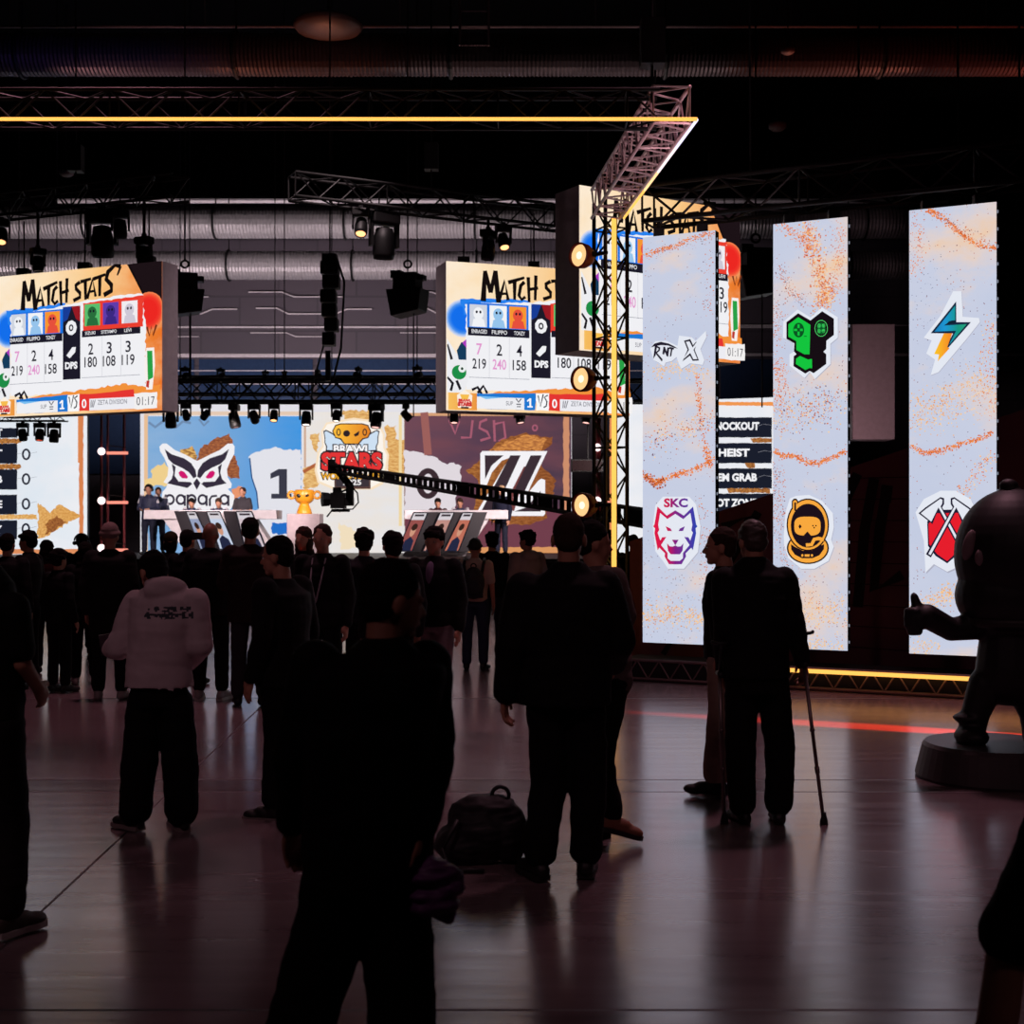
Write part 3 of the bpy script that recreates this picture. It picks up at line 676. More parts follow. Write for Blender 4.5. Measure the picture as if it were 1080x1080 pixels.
# ------------------------------------------------------------------ hanging match screens
def match_screen(label, A, B, z0, z1, thick):
    p = Panel(A, B, z0, z1, thick); o = thing('hanging_screen', label, 'screen', p.uv(.5, 1), 'hanging screens with match statistics'); p.casing('casing', GREY_CASE, o)
    a = Art(p); AS = p.w / (z1 - z0)
    a.rect(0, 0, 1, 1, emg([(0, (252, 236, 214)), (.3, (252, 226, 188)), (.62, (248, 196, 128)), (.9, (238, 132, 52)), (1, (232, 116, 40))], 0, 1, .35, 7, (250, 214, 160)))
    a.poly([(.806, 0), (1, 0), (1, .27), (.905, .23)], (28, 18, 22)); a.poly([(.80, 0), (.812, 0), (.905, .225), (.895, .225)], (16, 10, 12))
    for r, c in ((.09, (240, 130, 80)), (.085, (242, 108, 68)), (.08, (242, 88, 56)), (.074, (240, 66, 46)), (.066, (238, 50, 40)), (.055, (236, 40, 34))): a.disc(.925, .33, r, r * AS, c)
    for r, c in ((.094, (210, 214, 236)), (.088, (170, 196, 240)), (.082, (120, 170, 240)), (.076, (70, 140, 236)), (.068, (40, 122, 236)), (.06, (20, 110, 235))): a.disc(.085, .38, r, r * AS, c)
    a.rag([(.07, .25), (.44, .23), (.44, .34), (.09, .36)], (40, 130, 238), .006, .02)
    a.rag([(.10, .28), (.43, .25), (.60, .22), (.895, .205), (.912, .43), (.915, .85), (.10, .86)], (240, 240, 244), .006, .02)   # table paper
    a.rect(.106, .27, .433, .44, (28, 116, 226)); a.rag([(.549, .245), (.90, .222), (.90, .43), (.549, .445)], (234, 62, 48), .004, .02)
    a.rag([(.2, .90), (.25, .865), (.45, .85), (.62, .83), (.8, .81), (.9, .84), (1, .83), (1, .93), (.2, .93)], (242, 146, 60), .008, .02)
    a.poly([(0, .52), (.05, .62), (.10, .56), (.11, .80), (.09, .88), (0, .88)], (236, 236, 240))
    for L in ([(.0, .56), (.025, .66)], [(.0, .78), (.03, .82), (.02, .87)], [(.05, .80), (.07, .86)], [(.13, .86), (.16, .84), (.18, .885)], [(.16, .88), (.19, .83), (.21, .88)]): a.stroke(L, .014, (26, 22, 30), asp=AS)
    a.poly([(.05, .60), (.075, .54), (.10, .56), (.10, .66), (.06, .66)], (22, 60, 92)); a.poly([(.078, .545), (.10, .52), (.10, .58)], (170, 60, 190))
    a.disc(.062, .745, .038, .05 * AS * .72, (30, 140, 70)); a.disc(.077, .72, .019, .019 * AS, (236, 240, 240)); a.disc(.077, .72, .007, .007 * AS, (28, 60, 40))
    a.poly([(.925, .58), (.97, .58), (.975, .70), (.96, .86), (.925, .86), (.915, .70)], (248, 240, 236)); a.poly([(.93, .60), (.96, .60), (.965, .78), (.935, .80)], (40, 160, 70)); a.poly([(.928, .80), (.945, .80), (.94, .85), (.925, .84)], (190, 50, 40))
    a.stroke([(.93, .44), (.945, .50), (.955, .44), (.965, .50), (.985, .43)], .012, (120, 50, 24), asp=AS)
    a.build('display', o); L0 = a.lay
    a = Art(p); a.lay = L0; K = (20, 14, 14)                      # brush lettering
    for L, w, w1 in (([(.187, .26), (.196, .055)], .020, .014), ([(.196, .055), (.226, .20)], .014, .016), ([(.226, .20), (.250, .05)], .014, .014), ([(.250, .05), (.268, .265)], .016, .020),
                 ([(.268, .26), (.300, .115), (.318, .245)], .013, .014), ([(.275, .205), (.316, .20)], .010, .008), ([(.318, .125), (.405, .085)], .014, .010), ([(.352, .11), (.352, .24)], .015, .011),
                 ([(.405, .115), (.385, .14), (.375, .21), (.39, .235), (.41, .215)], .013, .012), ([(.425, .08), (.430, .25)], .013, .011), ([(.466, .065), (.462, .235)], .013, .011), ([(.426, .165), (.478, .15)], .011, .011),
                 ([(.545, .10), (.520, .12), (.522, .145), (.545, .175), (.545, .205), (.505, .225)], .013, .014), ([(.548, .10), (.612, .085)], .012, .010), ([(.578, .095), (.58, .225)], .014, .012), ([(.59, .22), (.622, .09), (.64, .21)], .012, .012), ([(.60, .175), (.635, .17)], .009, .008),
                 ([(.625, .09), (.70, .065)], .012, .010), ([(.667, .075), (.665, .21)], .014, .012), ([(.79, .02), (.755, .005), (.715, .05), (.705, .10), (.735, .14), (.735, .18), (.69, .205)], .016, .017), ([(.79, .02), (.77, .08)], .010, .006)):
        a.stroke(L, w * 1.5, K, w1 * 1.35, True, AS)
    a.build('heading_lettering', o)
    INK = (28, 26, 40)
    for x, c1, c2 in ((.115, (206, 212, 224), (240, 242, 246)), (.220, (240, 242, 246), (150, 196, 236)), (.325, (246, 150, 50), (230, 80, 60)), (.566, (90, 190, 110), (40, 110, 60)), (.675, (96, 60, 170), (60, 40, 130)), (.785, (240, 236, 240), (206, 200, 214))):
        a = Art(p); a.lay = L0; y = .285 if x < .5 else .255; a.rect(x, y, x + .092, y + .15, c1); a.poly([(x + .012, y + .15), (x + .02, y + .1), (x + .046, y + .085), (x + .075, y + .1), (x + .084, y + .15)], c2); a.disc(x + .046, y + .06, .027, .042, c2, 14); a.disc(x + .037, y + .05, .006, .01, INK, 8); a.disc(x + .056, y + .05, .006, .01, INK, 8); a.build('player_portrait', o)
    a = Art(p); a.lay = L0 + 2; LG = (206, 206, 214)
    a.rect(.106, .44, .433, .495, INK); a.rect(.552, .435, .895, .48, INK)
    for x in (.217, .323): a.rect(x, .5, x + .0025, .775, LG)
    for x in (.672, .783): a.rect(x, .485, x + .0025, .755, LG)
    a.rect(.11, .775, .432, .778, (120, 124, 140)); a.rect(.553, .757, .895, .76, (120, 124, 140))
    a.rect(.441, .262, .546, .765, INK); a.poly([(.441, .262), (.495, .262), (.47, .35), (.441, .37)], (24, 60, 150)); a.poly([(.495, .262), (.546, .262), (.546, .37), (.52, .35)], (150, 26, 36))
    a.disc(.493, .41, .034, .052, (240, 240, 244), 9); a.ring(.493, .41, .014, .024, .007, .013, INK, 12); a.poly([(.465, .60), (.50, .545), (.522, .545), (.518, .58), (.485, .62)], (240, 240, 244)); a.text('DPS', .457, .645, .532, .695, (244, 244, 248), .05)
    PK = (226, 150, 206)
    for x, n, q, c, e in ((.162, '7', '219', PK, INK), (.268, '2', '240', INK, PK), (.374, '4', '158', INK, INK)):
        a.text(n, x - .015, .548, x + .015, .625, c, .012); a.text(q, x - .036, .65, x + .036, .72, e, .012); 
    for t, x in (('ENRAGED', .162), ('FILIPPO', .268), ('TONZY', .374)): a.text(t, x - .0058 * len(t), .455, x + .0058 * len(t), .482, (240, 240, 244), .01)
    for x, n, q in ((.617, '2', '180'), (.727, '3', '108'), (.838, '3', '119')):
        a.text(n, x - .015, .528, x + .015, .605, INK, .012); a.text(q, x - .037, .62, x + .037, .692, INK, .012)
    for t, x in (('SIZUKI', .617), ('SITETAMPO', .727), ('LEVI', .838)): a.text(t, x - .005 * len(t), .447, x + .005 * len(t), .47, (240, 240, 244), .01)
    a.build('score_table', o)
    a = Art(p); a.lay = L0 + 2
    a.rag([(.149, .885), (.30, .878), (.466, .87), (.466, .985), (.149, .985)], (30, 120, 210), .003, .03); a.rect(.152, .905, .405, .985, (238, 238, 242)); a.poly([(.16, .9), (.3, .905), (.2, .92)], (120, 190, 240))
    a.rag([(.536, .87), (.70, .868), (.86, .855), (.87, .985), (.536, .985)], (228, 54, 50), .003, .03); a.rect(.598, .905, .88, .985, (236, 236, 242)); a.rag([(.468, .872), (.54, .868), (.536, .985), (.47, .985)], (248, 248, 250), .003, .02)
    a.poly([(.418, .922), (.432, .905), (.441, .905), (.441, .958), (.449, .958), (.449, .968), (.42, .968), (.42, .958), (.431, .958), (.431, .922), (.42, .93)], (250, 250, 252)); a.text('0', .554, .905, .582, .968, (250, 250, 252), .02)
    a.stroke([(.478, .885), (.490, .96), (.506, .875)], .007, INK, asp=AS); a.stroke([(.53, .88), (.512, .895), (.526, .925), (.522, .955), (.508, .965)], .007, INK, asp=AS)
    a.text('SUP', .305, .93, .342, .958, (96, 96, 110), .0); a.stroke([(.358, .91), (.372, .935), (.386, .91)], .006, (60, 60, 76), asp=AS); a.rect(.36, .945, .385, .952, (60, 60, 76)); a.rect(.362, .962, .383, .968, (60, 60, 76))
    for q in (0, .012, .024): a.stroke([(.615 + q, .915), (.612 + q * .6, .965)], .004, (70, 70, 86), asp=AS)
    a.text('ZETA DIVISION', .655, .918, .825, .95, (96, 96, 112), .0)
    a.rag([(.868, .885), (1, .88), (1, .99), (.868, .99)], (242, 240, 240), .004, .02); a.text('01:17', .882, .91, .985, .965, (40, 36, 50), -.005)
    a.rect(0, .885, .149, 1, emg([(0, (246, 190, 96)), (.12, (240, 160, 70)), (.2, (222, 120, 50))], 0)); a.poly([(.045, .90), (.085, .865), (.125, .90), (.12, .985), (.05, .985)], (252, 240, 226)); a.poly([(.06, .895), (.11, .895), (.10, .93), (.07, .93)], (246, 190, 80)); a.text('BRAWL', .052, .925, .118, .945, (214, 40, 40), .08); a.text('STARS', .048, .945, .122, .975, (206, 34, 38), .09); a.rect(.065, .978, .105, .99, (60, 40, 40))
    a.build('score_bar', o)
    return p, o
def E(px, d): return (XA(px, d), d)
s1, os1 = match_screen('hanging match score screen at the far left, facing inwards under the left angled truss', E(-3.5, 21.3), E(171, 20), 3.504, 5.753, .37)
s2, os2 = match_screen('hanging match score screen in the middle of the hall, right end hidden behind the tower', E(470.5, 20), E(664, 21), 3.504, 5.753, .55)
s3, os3 = match_screen('highest hanging match score screen, directly behind the truss tower and first tall banner', E(611, 18), E(780.5, 19.5), 4.148, 6.39, .585)
for p, o in ((s1, os1), (s2, os2), (s3, os3)):
    for u in (.12, .5, .88):
        q = p.uv(u, 0) - p.n * p.thick * .5; MB().box(q + Vector((0, 0, .06)), (.18, .18, .14)).tube(q, q + Vector((0, 0, .9)), .012, n=6).build('rigging_bracket', BLACK_METAL, o)

# ------------------------------------------------------------------ tall LED banners
BA, BB = E(678, 15.3), E(1051, 13.6)
def bpt(px):
    "point of the banner row under photo column px"
    A = Vector((*BA, 0)); B = Vector((*BB, 0)); r = (px - CX) / F; t = (A.x - r * A.y) / ((A.x - r * A.y) - (B.x - r * B.y)); q = A + (B - A) * t; return (q.x, q.y)
def banner_mat(seed):
    key = ('ban', seed)
    m, nt, e = _emat(key); N = nt.nodes.new; Lk = nt.links.new
    uv = N('ShaderNodeUVMap'); uv.uv_map = 'UVMap'; mp = N('ShaderNodeMapping'); mp.inputs['Scale'].default_value = (1, 4.6, 1); mp.inputs['Location'].default_value = (seed * 7.3, seed * 3.1, 0); Lk(uv.outputs[0], mp.inputs[0])
    n1 = N('ShaderNodeTexNoise'); n1.inputs['Scale'].default_value = 1.1; n1.inputs['Detail'].default_value = 7; n1.inputs['Roughness'].default_value = .6
    st = N('ShaderNodeMapping'); st.inputs['Scale'].default_value = (.55, 1, 1); Lk(mp.outputs[0], st.inputs[0]); Lk(st.outputs[0], n1.inputs['Vector'])
    r1 = N('ShaderNodeValToRGB'); cr = r1.color_ramp; cr.elements[0].position = .38; cr.elements[0].color = (*lin((196, 204, 226)), 1); cr.elements[1].position = .74; cr.elements[1].color = (*lin((240, 200, 160)), 1)
    x = cr.elements.new(.52); x.color = (*lin((200, 206, 226)), 1); x = cr.elements.new(.63); x.color = (*lin((224, 208, 204)), 1); Lk(n1.outputs['Fac'], r1.inputs[0])
    vo = N('ShaderNodeTexVoronoi'); vo.inputs['Scale'].default_value = 26; Lk(mp.outputs[0], vo.inputs['Vector'])
    lt = N('ShaderNodeMath'); lt.operation = 'LESS_THAN'; Lk(vo.outputs['Distance'], lt.inputs[0]); lt.inputs[1].default_value = .15
    wn = N('ShaderNodeSeparateColor'); Lk(vo.outputs['Color'], wn.inputs[0]); g = N('ShaderNodeMath'); g.operation = 'GREATER_THAN'; Lk(wn.outputs[0], g.inputs[0]); g.inputs[1].default_value = .68
    mu = N('ShaderNodeMath'); mu.operation = 'MULTIPLY'; Lk(lt.outputs[0], mu.inputs[0]); Lk(g.outputs[0], mu.inputs[1])
    rc_ = N('ShaderNodeValToRGB'); rc_.color_ramp.elements[0].color = (*lin((90, 84, 110)), 1); rc_.color_ramp.elements[1].color = (*lin((206, 110, 70)), 1); Lk(wn.outputs[1], rc_.inputs[0])
    mx = N('ShaderNodeMix'); mx.data_type = 'RGBA'; Lk(mu.outputs[0], mx.inputs['Factor']); Lk(r1.outputs[0], mx.inputs['A']); Lk(rc_.outputs[0], mx.inputs['B'])
    Lk(mx.outputs['Result'], e.inputs[0]); e.inputs[1].default_value = 1.0
    return m
OR = [(236, 130, 62), (226, 110, 48), (244, 160, 96), (206, 92, 44)]; OD = [(230, 140, 90), (214, 116, 74), (120, 90, 110), (196, 100, 70)]; CR = [(244, 196, 140), (248, 210, 164), (238, 178, 122)]
def banner(label, x0, x1, seed):
    p = Panel(bpt(x0), bpt(x1), .43, 5.095, .12); o = thing('led_banner', label, 'LED banner', p.uv(.5, 1), 'tall LED banners'); p.casing('casing', DARK_PLASTIC, o)
    m = MB()
    for i in range(26): q = p.uv(1, (i + .5) / 26) - p.n * .05 + p.u * .004; m.box(q, (.012, .02, .03))
    m.build('connector_lights', em((170, 180, 200), .5), o)
    for u in (.2, .8): q = p.uv(u, 0) - p.n * .06; MB().box(q + Vector((0, 0, .05)), (.12, .08, .1)).tube(q, q + Vector((0, 0, .16)), .015, n=6).build('hanging_bracket', BLACK_METAL, o)
    a = Art(p, True, eps=.0012); a.thin = .75; a.rect(x0 - 5, 190, x1 + 5, 710, banner_mat(seed)); return p, o, a
WH = (228, 232, 242); SH = (176, 178, 196)
def sticker(a, pts, dx=1.0, dy=1.4, sh=True):
    if sh: a.poly([(x + dx * 6, y + dy * 6) for x, y in pts], SH)
    a.poly(pts, WH)
# first banner
p, o, a = banner('tall LED banner with a wolf emblem, leftmost of the three, beside the truss tower', 678, 754.5, 1)
a.dots([(680, 270), (690, 266), (700, 262), (712, 260), (722, 255), (735, 249), (752, 246)], 1.6, 420, .9, OR); a.dots([(680, 270), (752, 250)], 3, 150, .7, OD)
a.dots([(742, 250), (748, 300), (750, 330)], 4, 130, .8, OD); a.dots([(679, 501), (690, 509), (700, 506), (715, 500), (730, 496), (745, 490), (753, 484)], 1.7, 620, 1.1, OR); a.dots([(679, 501), (692, 511), (700, 508)], 2.5, 150, 1.3, [(190, 80, 40), (150, 66, 40), (220, 120, 60)])
a.dots([(735, 395), (738, 430), (744, 470), (748, 490)], 2.2, 380, 1.0, OR); a.dots([(682, 470), (720, 455), (752, 440)], 7, 420, 1.0, CR + OD); a.dots([(690, 392), (715, 388), (745, 392)], 4, 300, 1.0, CR)
a.dots([(680, 560), (700, 640), (740, 660)], 22, 420, .6, [(110, 106, 130), (90, 90, 116), (190, 120, 90)]); a.dots([(740, 530), (746, 620)], 5, 200, .8, OD); a.dots([(680, 650), (715, 648), (752, 655)], 6, 520, 1.1, CR + [(226, 150, 96)])
a.build('display', o); L0 = a.lay
a = Art(p, T=(670, 340, 12), eps=.0012); a.lay = L0; NV = (34, 28, 44)
sticker(a, [(195, 330), (260, 240), (400, 235), (540, 300), (560, 170), (720, 190), (770, 240), (900, 110), (905, 190), (830, 340), (880, 480), (860, 540), (700, 520), (590, 590), (555, 520), (530, 440), (470, 490), (390, 510), (370, 560), (300, 510), (240, 480)])
a.poly([(205, 322), (250, 270), (330, 248), (430, 270), (500, 305), (545, 335), (500, 325), (420, 295), (330, 290), (250, 305)], NV)
a.poly([(255, 300), (285, 300), (265, 420), (235, 465), (245, 380)], NV); a.poly([(285, 300), (325, 320), (320, 360), (285, 390), (355, 470), (345, 500), (270, 405), (268, 380), (300, 350), (300, 330), (280, 322)], NV)
a.poly([(365, 310), (385, 312), (405, 370), (415, 318), (440, 322), (425, 440), (405, 430), (385, 380), (370, 415), (350, 400)], NV); a.poly([(440, 312), (500, 325), (495, 350), (480, 346), (465, 430), (445, 440), (458, 342), (438, 338)], NV)
a.poly([(625, 235), (705, 215), (740, 290), (775, 250), (800, 250), (760, 350), (815, 485), (735, 490), (700, 425), (615, 490), (605, 500), (670, 350)], NV); a.poly([(650, 250), (695, 243), (735, 322), (850, 165), (885, 160), (745, 350), (795, 468), (745, 470), (705, 390), (640, 450), (620, 465), (690, 350)], WH)
a.build('letter_emblem', o)
a = Art(p, T=(670, 510, 10.8), eps=.0012); a.lay = L0
sticker(a, [(205, 480), (235, 250), (320, 150), (620, 150), (700, 240), (750, 490), (720, 780), (620, 900), (560, 970), (380, 970), (320, 880), (235, 770)])
x0, x1 = p.px(690, 550)[0], p.px(736, 550)[0]
WG = emg([(x0, (226, 24, 66)), (x0 + (x1 - x0) * .33, (200, 24, 80)), ((x0 + x1) / 2, (130, 30, 130)), (x1, (20, 66, 176))], 0)
a.text('SKC', 332, 168, 605, 272, WG, .04)
def mir(L): return L + [(925 - x, y) for x, y in reversed(L)]
a.poly([(260, 262), (365, 365), (463, 305), (463, 345), (372, 405), (290, 335), (268, 470), (280, 530), (262, 560), (292, 650), (312, 612), (360, 608), (300, 700), (375, 790), (375, 850), (410, 880), (463, 880), (463, 920), (390, 918), (340, 830), (345, 795), (280, 730), (262, 760), (225, 565), (232, 510), (210, 488), (225, 465)], WG)
a.poly([(925 - x, y) for x, y in [(260, 262), (365, 365), (463, 305), (463, 345), (372, 405), (290, 335), (268, 470), (280, 530), (262, 560), (292, 650), (312, 612), (360, 608), (300, 700), (375, 790), (375, 850), (410, 880), (463, 880), (463, 920), (390, 918), (340, 830), (345, 795), (280, 730), (262, 760), (225, 565), (232, 510), (210, 488), (225, 465)]], WG)
a.poly([(352, 486), (410, 512), (425, 542), (375, 540)], WG, False); a.poly([(573, 486), (515, 512), (500, 542), (550, 540)], WG, False); a.poly([(425, 640), (500, 640), (463, 705)], WG, False)
a.poly([(368, 680), (400, 715), (435, 718), (463, 705), (490, 718), (525, 715), (555, 680), (545, 765), (515, 805), (410, 805), (380, 765)], WG, False); a.build('wolf_emblem', o)
# second banner
p, o, a = banner('tall LED banner with a green game controller emblem, middle one of the three', 815.5, 894, 2)
a.dots([(850, 236), (858, 262), (866, 290), (872, 310), (866, 322)], 5.5, 1300, 1.1, OR + CR); a.dots([(825, 238), (845, 252), (856, 262)], 4, 300, .9, OR); a.dots([(886, 240), (884, 280), (882, 310)], 4, 300, .8, OR); a.dots([(822, 280), (832, 305), (848, 318)], 3, 220, .8, OD)
a.dots([(818, 380), (826, 400), (820, 430)], 4, 300, .9, OR); a.dots([(816, 475), (826, 481), (838, 481), (850, 487), (862, 489), (875, 484), (892, 476)], 1.5, 600, 1.1, OR); a.dots([(818, 440), (850, 430), (890, 420)], 12, 800, 1.0, CR + OD)
a.dots([(818, 490), (822, 540), (832, 600)], 5, 500, .8, OD); a.dots([(817, 320), (820, 360)], 5, 200, .8, OD); a.dots([(820, 650), (850, 652), (890, 640)], 7, 600, 1.0, CR); a.dots([(820, 610), (890, 660)], 14, 260, .7, OD); a.dots([(835, 683), (890, 680)], 6, 300, 1.1, CR)
a.build('display', o); L0 = a.lay
a = Art(p, T=(810, 310, 10.8), eps=.0012); a.lay = L0; GN = (20, 196, 62); BK = (22, 14, 20)
sticker(a, [(180, 320), (340, 180), (490, 270), (620, 155), (800, 270), (800, 500), (715, 570), (715, 800), (540, 970), (480, 890), (420, 960), (250, 820), (250, 690), (300, 660), (290, 560), (175, 500)])
a.poly([(215, 325), (348, 222), (488, 305), (622, 200), (755, 285), (755, 470), (670, 535), (668, 630), (635, 660), (668, 690), (668, 800), (525, 905), (480, 880), (430, 910), (295, 825), (298, 710), (330, 690), (300, 655), (305, 565), (215, 515)], BK)
a.poly([(238, 350), (350, 268), (488, 355), (478, 690), (420, 690), (328, 640), (328, 540), (238, 490)], GN); a.poly([(325, 740), (370, 708), (460, 750), (505, 742), (508, 850), (480, 845), (430, 868), (322, 800)], GN, False)
a.disc(355, 415, 62, 84, (10, 84, 34)); a.rect(342, 350, 366, 392, GN); a.rect(342, 432, 366, 478, GN, False); a.rect(302, 400, 338, 426, GN, False); a.rect(370, 400, 402, 426, GN, False)
a.ring(612, 395, 74, 94, 68, 87, (80, 220, 110)); a.disc(612, 395, 50, 70, (10, 90, 38))
for x in (588, 637):
    for y in (365, 425): a.disc(x, y, 20, 26, (60, 214, 96), 14, False)
a.rect(415, 482, 448, 490, (10, 84, 34)); a.build('controller_emblem', o)
a = Art(p, T=(815, 510, 10.8), eps=.0012); a.lay = L0; GO = (248, 168, 62); BK = (38, 16, 20)
sticker(a, [(130, 600), (150, 330), (200, 170), (270, 140), (420, 130), (570, 200), (690, 340), (700, 500), (670, 640), (700, 720), (640, 880), (480, 970), (330, 970), (180, 850), (135, 700)])
def oval(cx, cy, rx, ry, n=30, sq=1.0): return [(cx + rx * math.copysign(abs(math.cos(t)) ** sq, math.cos(t)), cy + ry * math.copysign(abs(math.sin(t)) ** sq, math.sin(t))) for t in [2 * math.pi * i / n for i in range(n)]]
a.poly(oval(405, 735, 240, 182), BK); a.poly(oval(405, 735, 222, 166), GO); a.poly(oval(405, 470, 242, 300), BK); a.poly([(222, 200), (245, 172), (275, 172), (300, 205), (260, 330), (222, 330)], BK, False)
a.poly(oval(405, 470, 226, 284), GO); a.poly([(236, 205), (252, 190), (270, 190), (284, 210), (262, 310), (236, 310)], GO, False); a.stroke([(262, 215), (262, 310)], 20, BK)
a.poly(oval(408, 480, 196, 250), (28, 16, 26)); a.poly(oval(402, 485, 150, 108, 30, .62), GO); a.poly([(402, 545), (450, 600), (430, 640), (370, 640), (350, 600)], (28, 16, 26))
a.poly([(215, 690), (260, 720), (350, 765), (450, 765), (540, 710), (592, 690), (590, 745), (540, 815), (460, 850), (340, 850), (260, 810), (218, 750)], (28, 16, 26)); a.stroke([(385, 700), (450, 695), (480, 635), (530, 625), (590, 640)], 40, GO)
a.poly([(300, 490), (318, 462), (338, 490), (318, 516)], BK); a.disc(465, 480, 9, 9, BK, 8, False); a.disc(500, 480, 9, 9, BK, 8, False); a.disc(480, 502, 9, 9, BK, 8, False); a.rect(372, 805, 428, 832, GO); a.disc(345, 818, 13, 16, GO, 10, False); a.disc(455, 818, 13, 16, GO, 10, False); a.build('goggles_emblem', o)
# third banner
p, o, a = banner('tall LED banner with a lightning bolt emblem, rightmost of the three, behind the statue', 959, 1051, 3)
a.dots([(978, 221), (990, 228), (1003, 237), (1015, 248), (1030, 258), (1050, 262)], 1.7, 520, 1.1, OR); a.dots([(978, 221), (1010, 240), (1050, 260)], 3, 200, .8, OD); a.dots([(964, 225), (970, 260), (963, 290)], 5, 230, .8, OR)
a.dots([(960, 470), (975, 478), (992, 476), (1010, 469), (1030, 464), (1048, 456)], 1.5, 560, 1.1, OR); a.dots([(965, 440), (1000, 425), (1045, 400)], 12, 1100, 1.0, CR + [(226, 150, 100)]); a.dots([(1046, 335), (1040, 380), (1049, 440)], 5, 350, .9, CR + OR); a.dots([(1010, 530), (1030, 500), (1046, 480)], 5, 240, 1.0, OR + CR)
a.dots([(962, 640), (990, 632), (1005, 622)], 5, 420, 1.1, CR + [(236, 160, 90)]); a.dots([(965, 680), (990, 684)], 4, 120, 1, CR); a.dots([(975, 250), (1000, 400)], 16, 200, .6, [(90, 96, 130), (110, 110, 140)])
a.build('display', o); L0 = a.lay
a = Art(p, T=(955, 300, 10.8), eps=.0012); a.lay = L0
sticker(a, [(210, 610), (400, 360), (545, 80), (640, 80), (655, 370), (840, 385), (850, 430), (700, 620), (380, 1000), (290, 1035), (340, 860), (240, 790), (300, 640)], .8, 1)
xs = [p.px(955 + q / 10.8, 330)[0] for q in (300, 450, 600, 740)]
a.poly([(290, 558), (580, 195), (582, 432), (748, 432), (480, 735), (470, 700), (545, 560)], (22, 40, 66)); a.poly([(332, 540), (568, 245), (568, 410), (520, 415), (440, 470), (700, 455), (500, 690), (580, 530)], emg([(xs[0], (26, 110, 170)), (xs[1], (30, 150, 210)), (xs[2], (24, 150, 130)), (xs[3], (40, 170, 120))], 0)); a.poly([(470, 455), (500, 420), (572, 425), (572, 440)], (16, 34, 50))
a.poly([(440, 560), (535, 560), (480, 715), (505, 730), (370, 880), (385, 800), (330, 795)], emg([(xs[0], (250, 206, 40)), (xs[1], (248, 160, 40)), (xs[2], (236, 100, 30))], 0)); a.build('bolt_emblem', o)
a = Art(p, T=(950, 500, 5.684), eps=.0012); a.lay = L0; RD = (230, 30, 44); NV = (30, 26, 50)
sticker(a, [(90, 230), (140, 150), (240, 100), (330, 100), (420, 150), (470, 250), (450, 420), (380, 540), (280, 585), (200, 540), (150, 590), (140, 400)])
a.poly([(160, 285), (215, 215), (345, 212), (400, 285), (395, 430), (345, 480), (280, 535), (210, 490), (165, 430)], NV); a.poly([(168, 300), (215, 235), (345, 232), (392, 295), (388, 420), (335, 470), (280, 522), (220, 480), (172, 420)], RD)
for f in (lambda x: x, lambda x: 563 - x):
    g = lambda L: [(f(x), y) for x, y in L]
    a.poly(g([(108, 235), (150, 200), (240, 138), (262, 145), (262, 180), (250, 200), (410, 480), (380, 500), (225, 215), (192, 300)]), NV); a.poly(g([(122, 235), (155, 208), (240, 148), (252, 155), (250, 178), (240, 195), (395, 478), (382, 486), (228, 200), (185, 285)]), WH)
a.build('axes_emblem', o)
# ------------------------------------------------------------------ trusses and lights
def truss(label, a, b, size, mat=BLACK_TRUSS, group=None, up=None, bay=None, strip=None, r=None, name='truss', side=None):
    "box truss between a and b (centre line of its bottom face); four chords and one lacing"
    a = Vector(a); b = Vector(b); d = (b - a).normalized(); L = (b - a).length
    up = up or Vector((0, 0, 1)); sd = side or d.cross(up).normalized(); r = r or size * .07
    o = thing(name, label, 'truss', a, group); C = []
    for i, j in ((-.5, 0), (.5, 0), (.5, 1), (-.5, 1)):
        off = sd * size * i + up * size * j; C.append(off); MB().tube(a + off, b + off, r, n=8).build('chord', mat, o, True)
    m = MB(); n = max(1, round(L / (bay or size)))
    for k in range(4):
        p, q = C[k], C[(k + 1) % 4]
        for i in range(n):
            x0 = a + d * L * i / n; x1 = a + d * L * (i + 1) / n
            if (i + k) % 2: p, q = q, p
            m.tube(x0 + p, x1 + q, r * .55, n=5)
            if i % 4 == 0: m.tube(x0 + p, x0 + q, r * .5, n=5)
            if (i + k) % 2: p, q = q, p
    m.build('lacing', mat, o)
    return o, C, d, sd
ORANGE = em((255, 180, 84), 1.5); PALE = em((236, 230, 255), 1.2)
zt = 5.5; dn = 12.17; df = 16.2
XN = XA(735, dn); XF = XA(652, df)
tb, C, d_, s_ = truss('long black horizontal truss with a thin orange LED strip across the top of the picture', (-12, dn + .14, zt), (XN - .34, dn + .14, zt), .28, BLACK_TRUSS, bay=.3)
MB().box(((-12 + XN) / 2, dn - .02, zt + .0), (12 + XN, .028, .028)).build('led_strip', ORANGE, tb)
a_ = Vector((XN - .22, dn + .1, zt)); b_ = Vector((XF - .16, df - .1, zt))
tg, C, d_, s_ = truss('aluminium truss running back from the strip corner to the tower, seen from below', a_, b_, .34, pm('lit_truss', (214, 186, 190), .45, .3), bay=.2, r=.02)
GR = emg([(0, (236, 230, 255)), (1, (255, 168, 52))], 0, 1.6)
e0 = Vector((XN, dn, zt)); e1 = Vector((XF + .06, df - .1, zt)); m = MB(); n = 26
ST = [em((232, 228, 255), 1.3), em((244, 226, 226), 1.3), em((255, 208, 150), 1.4), em((255, 184, 90), 1.5)]
for i in range(n): p0 = e0 + (e1 - e0) * (i / n); p1 = e0 + (e1 - e0) * ((i + .93) / n); m.mi = min(3, int(i / n * 4.6)); m.tube(p0, p1, .016, n=6)
m.build('led_strip', ST, tg)
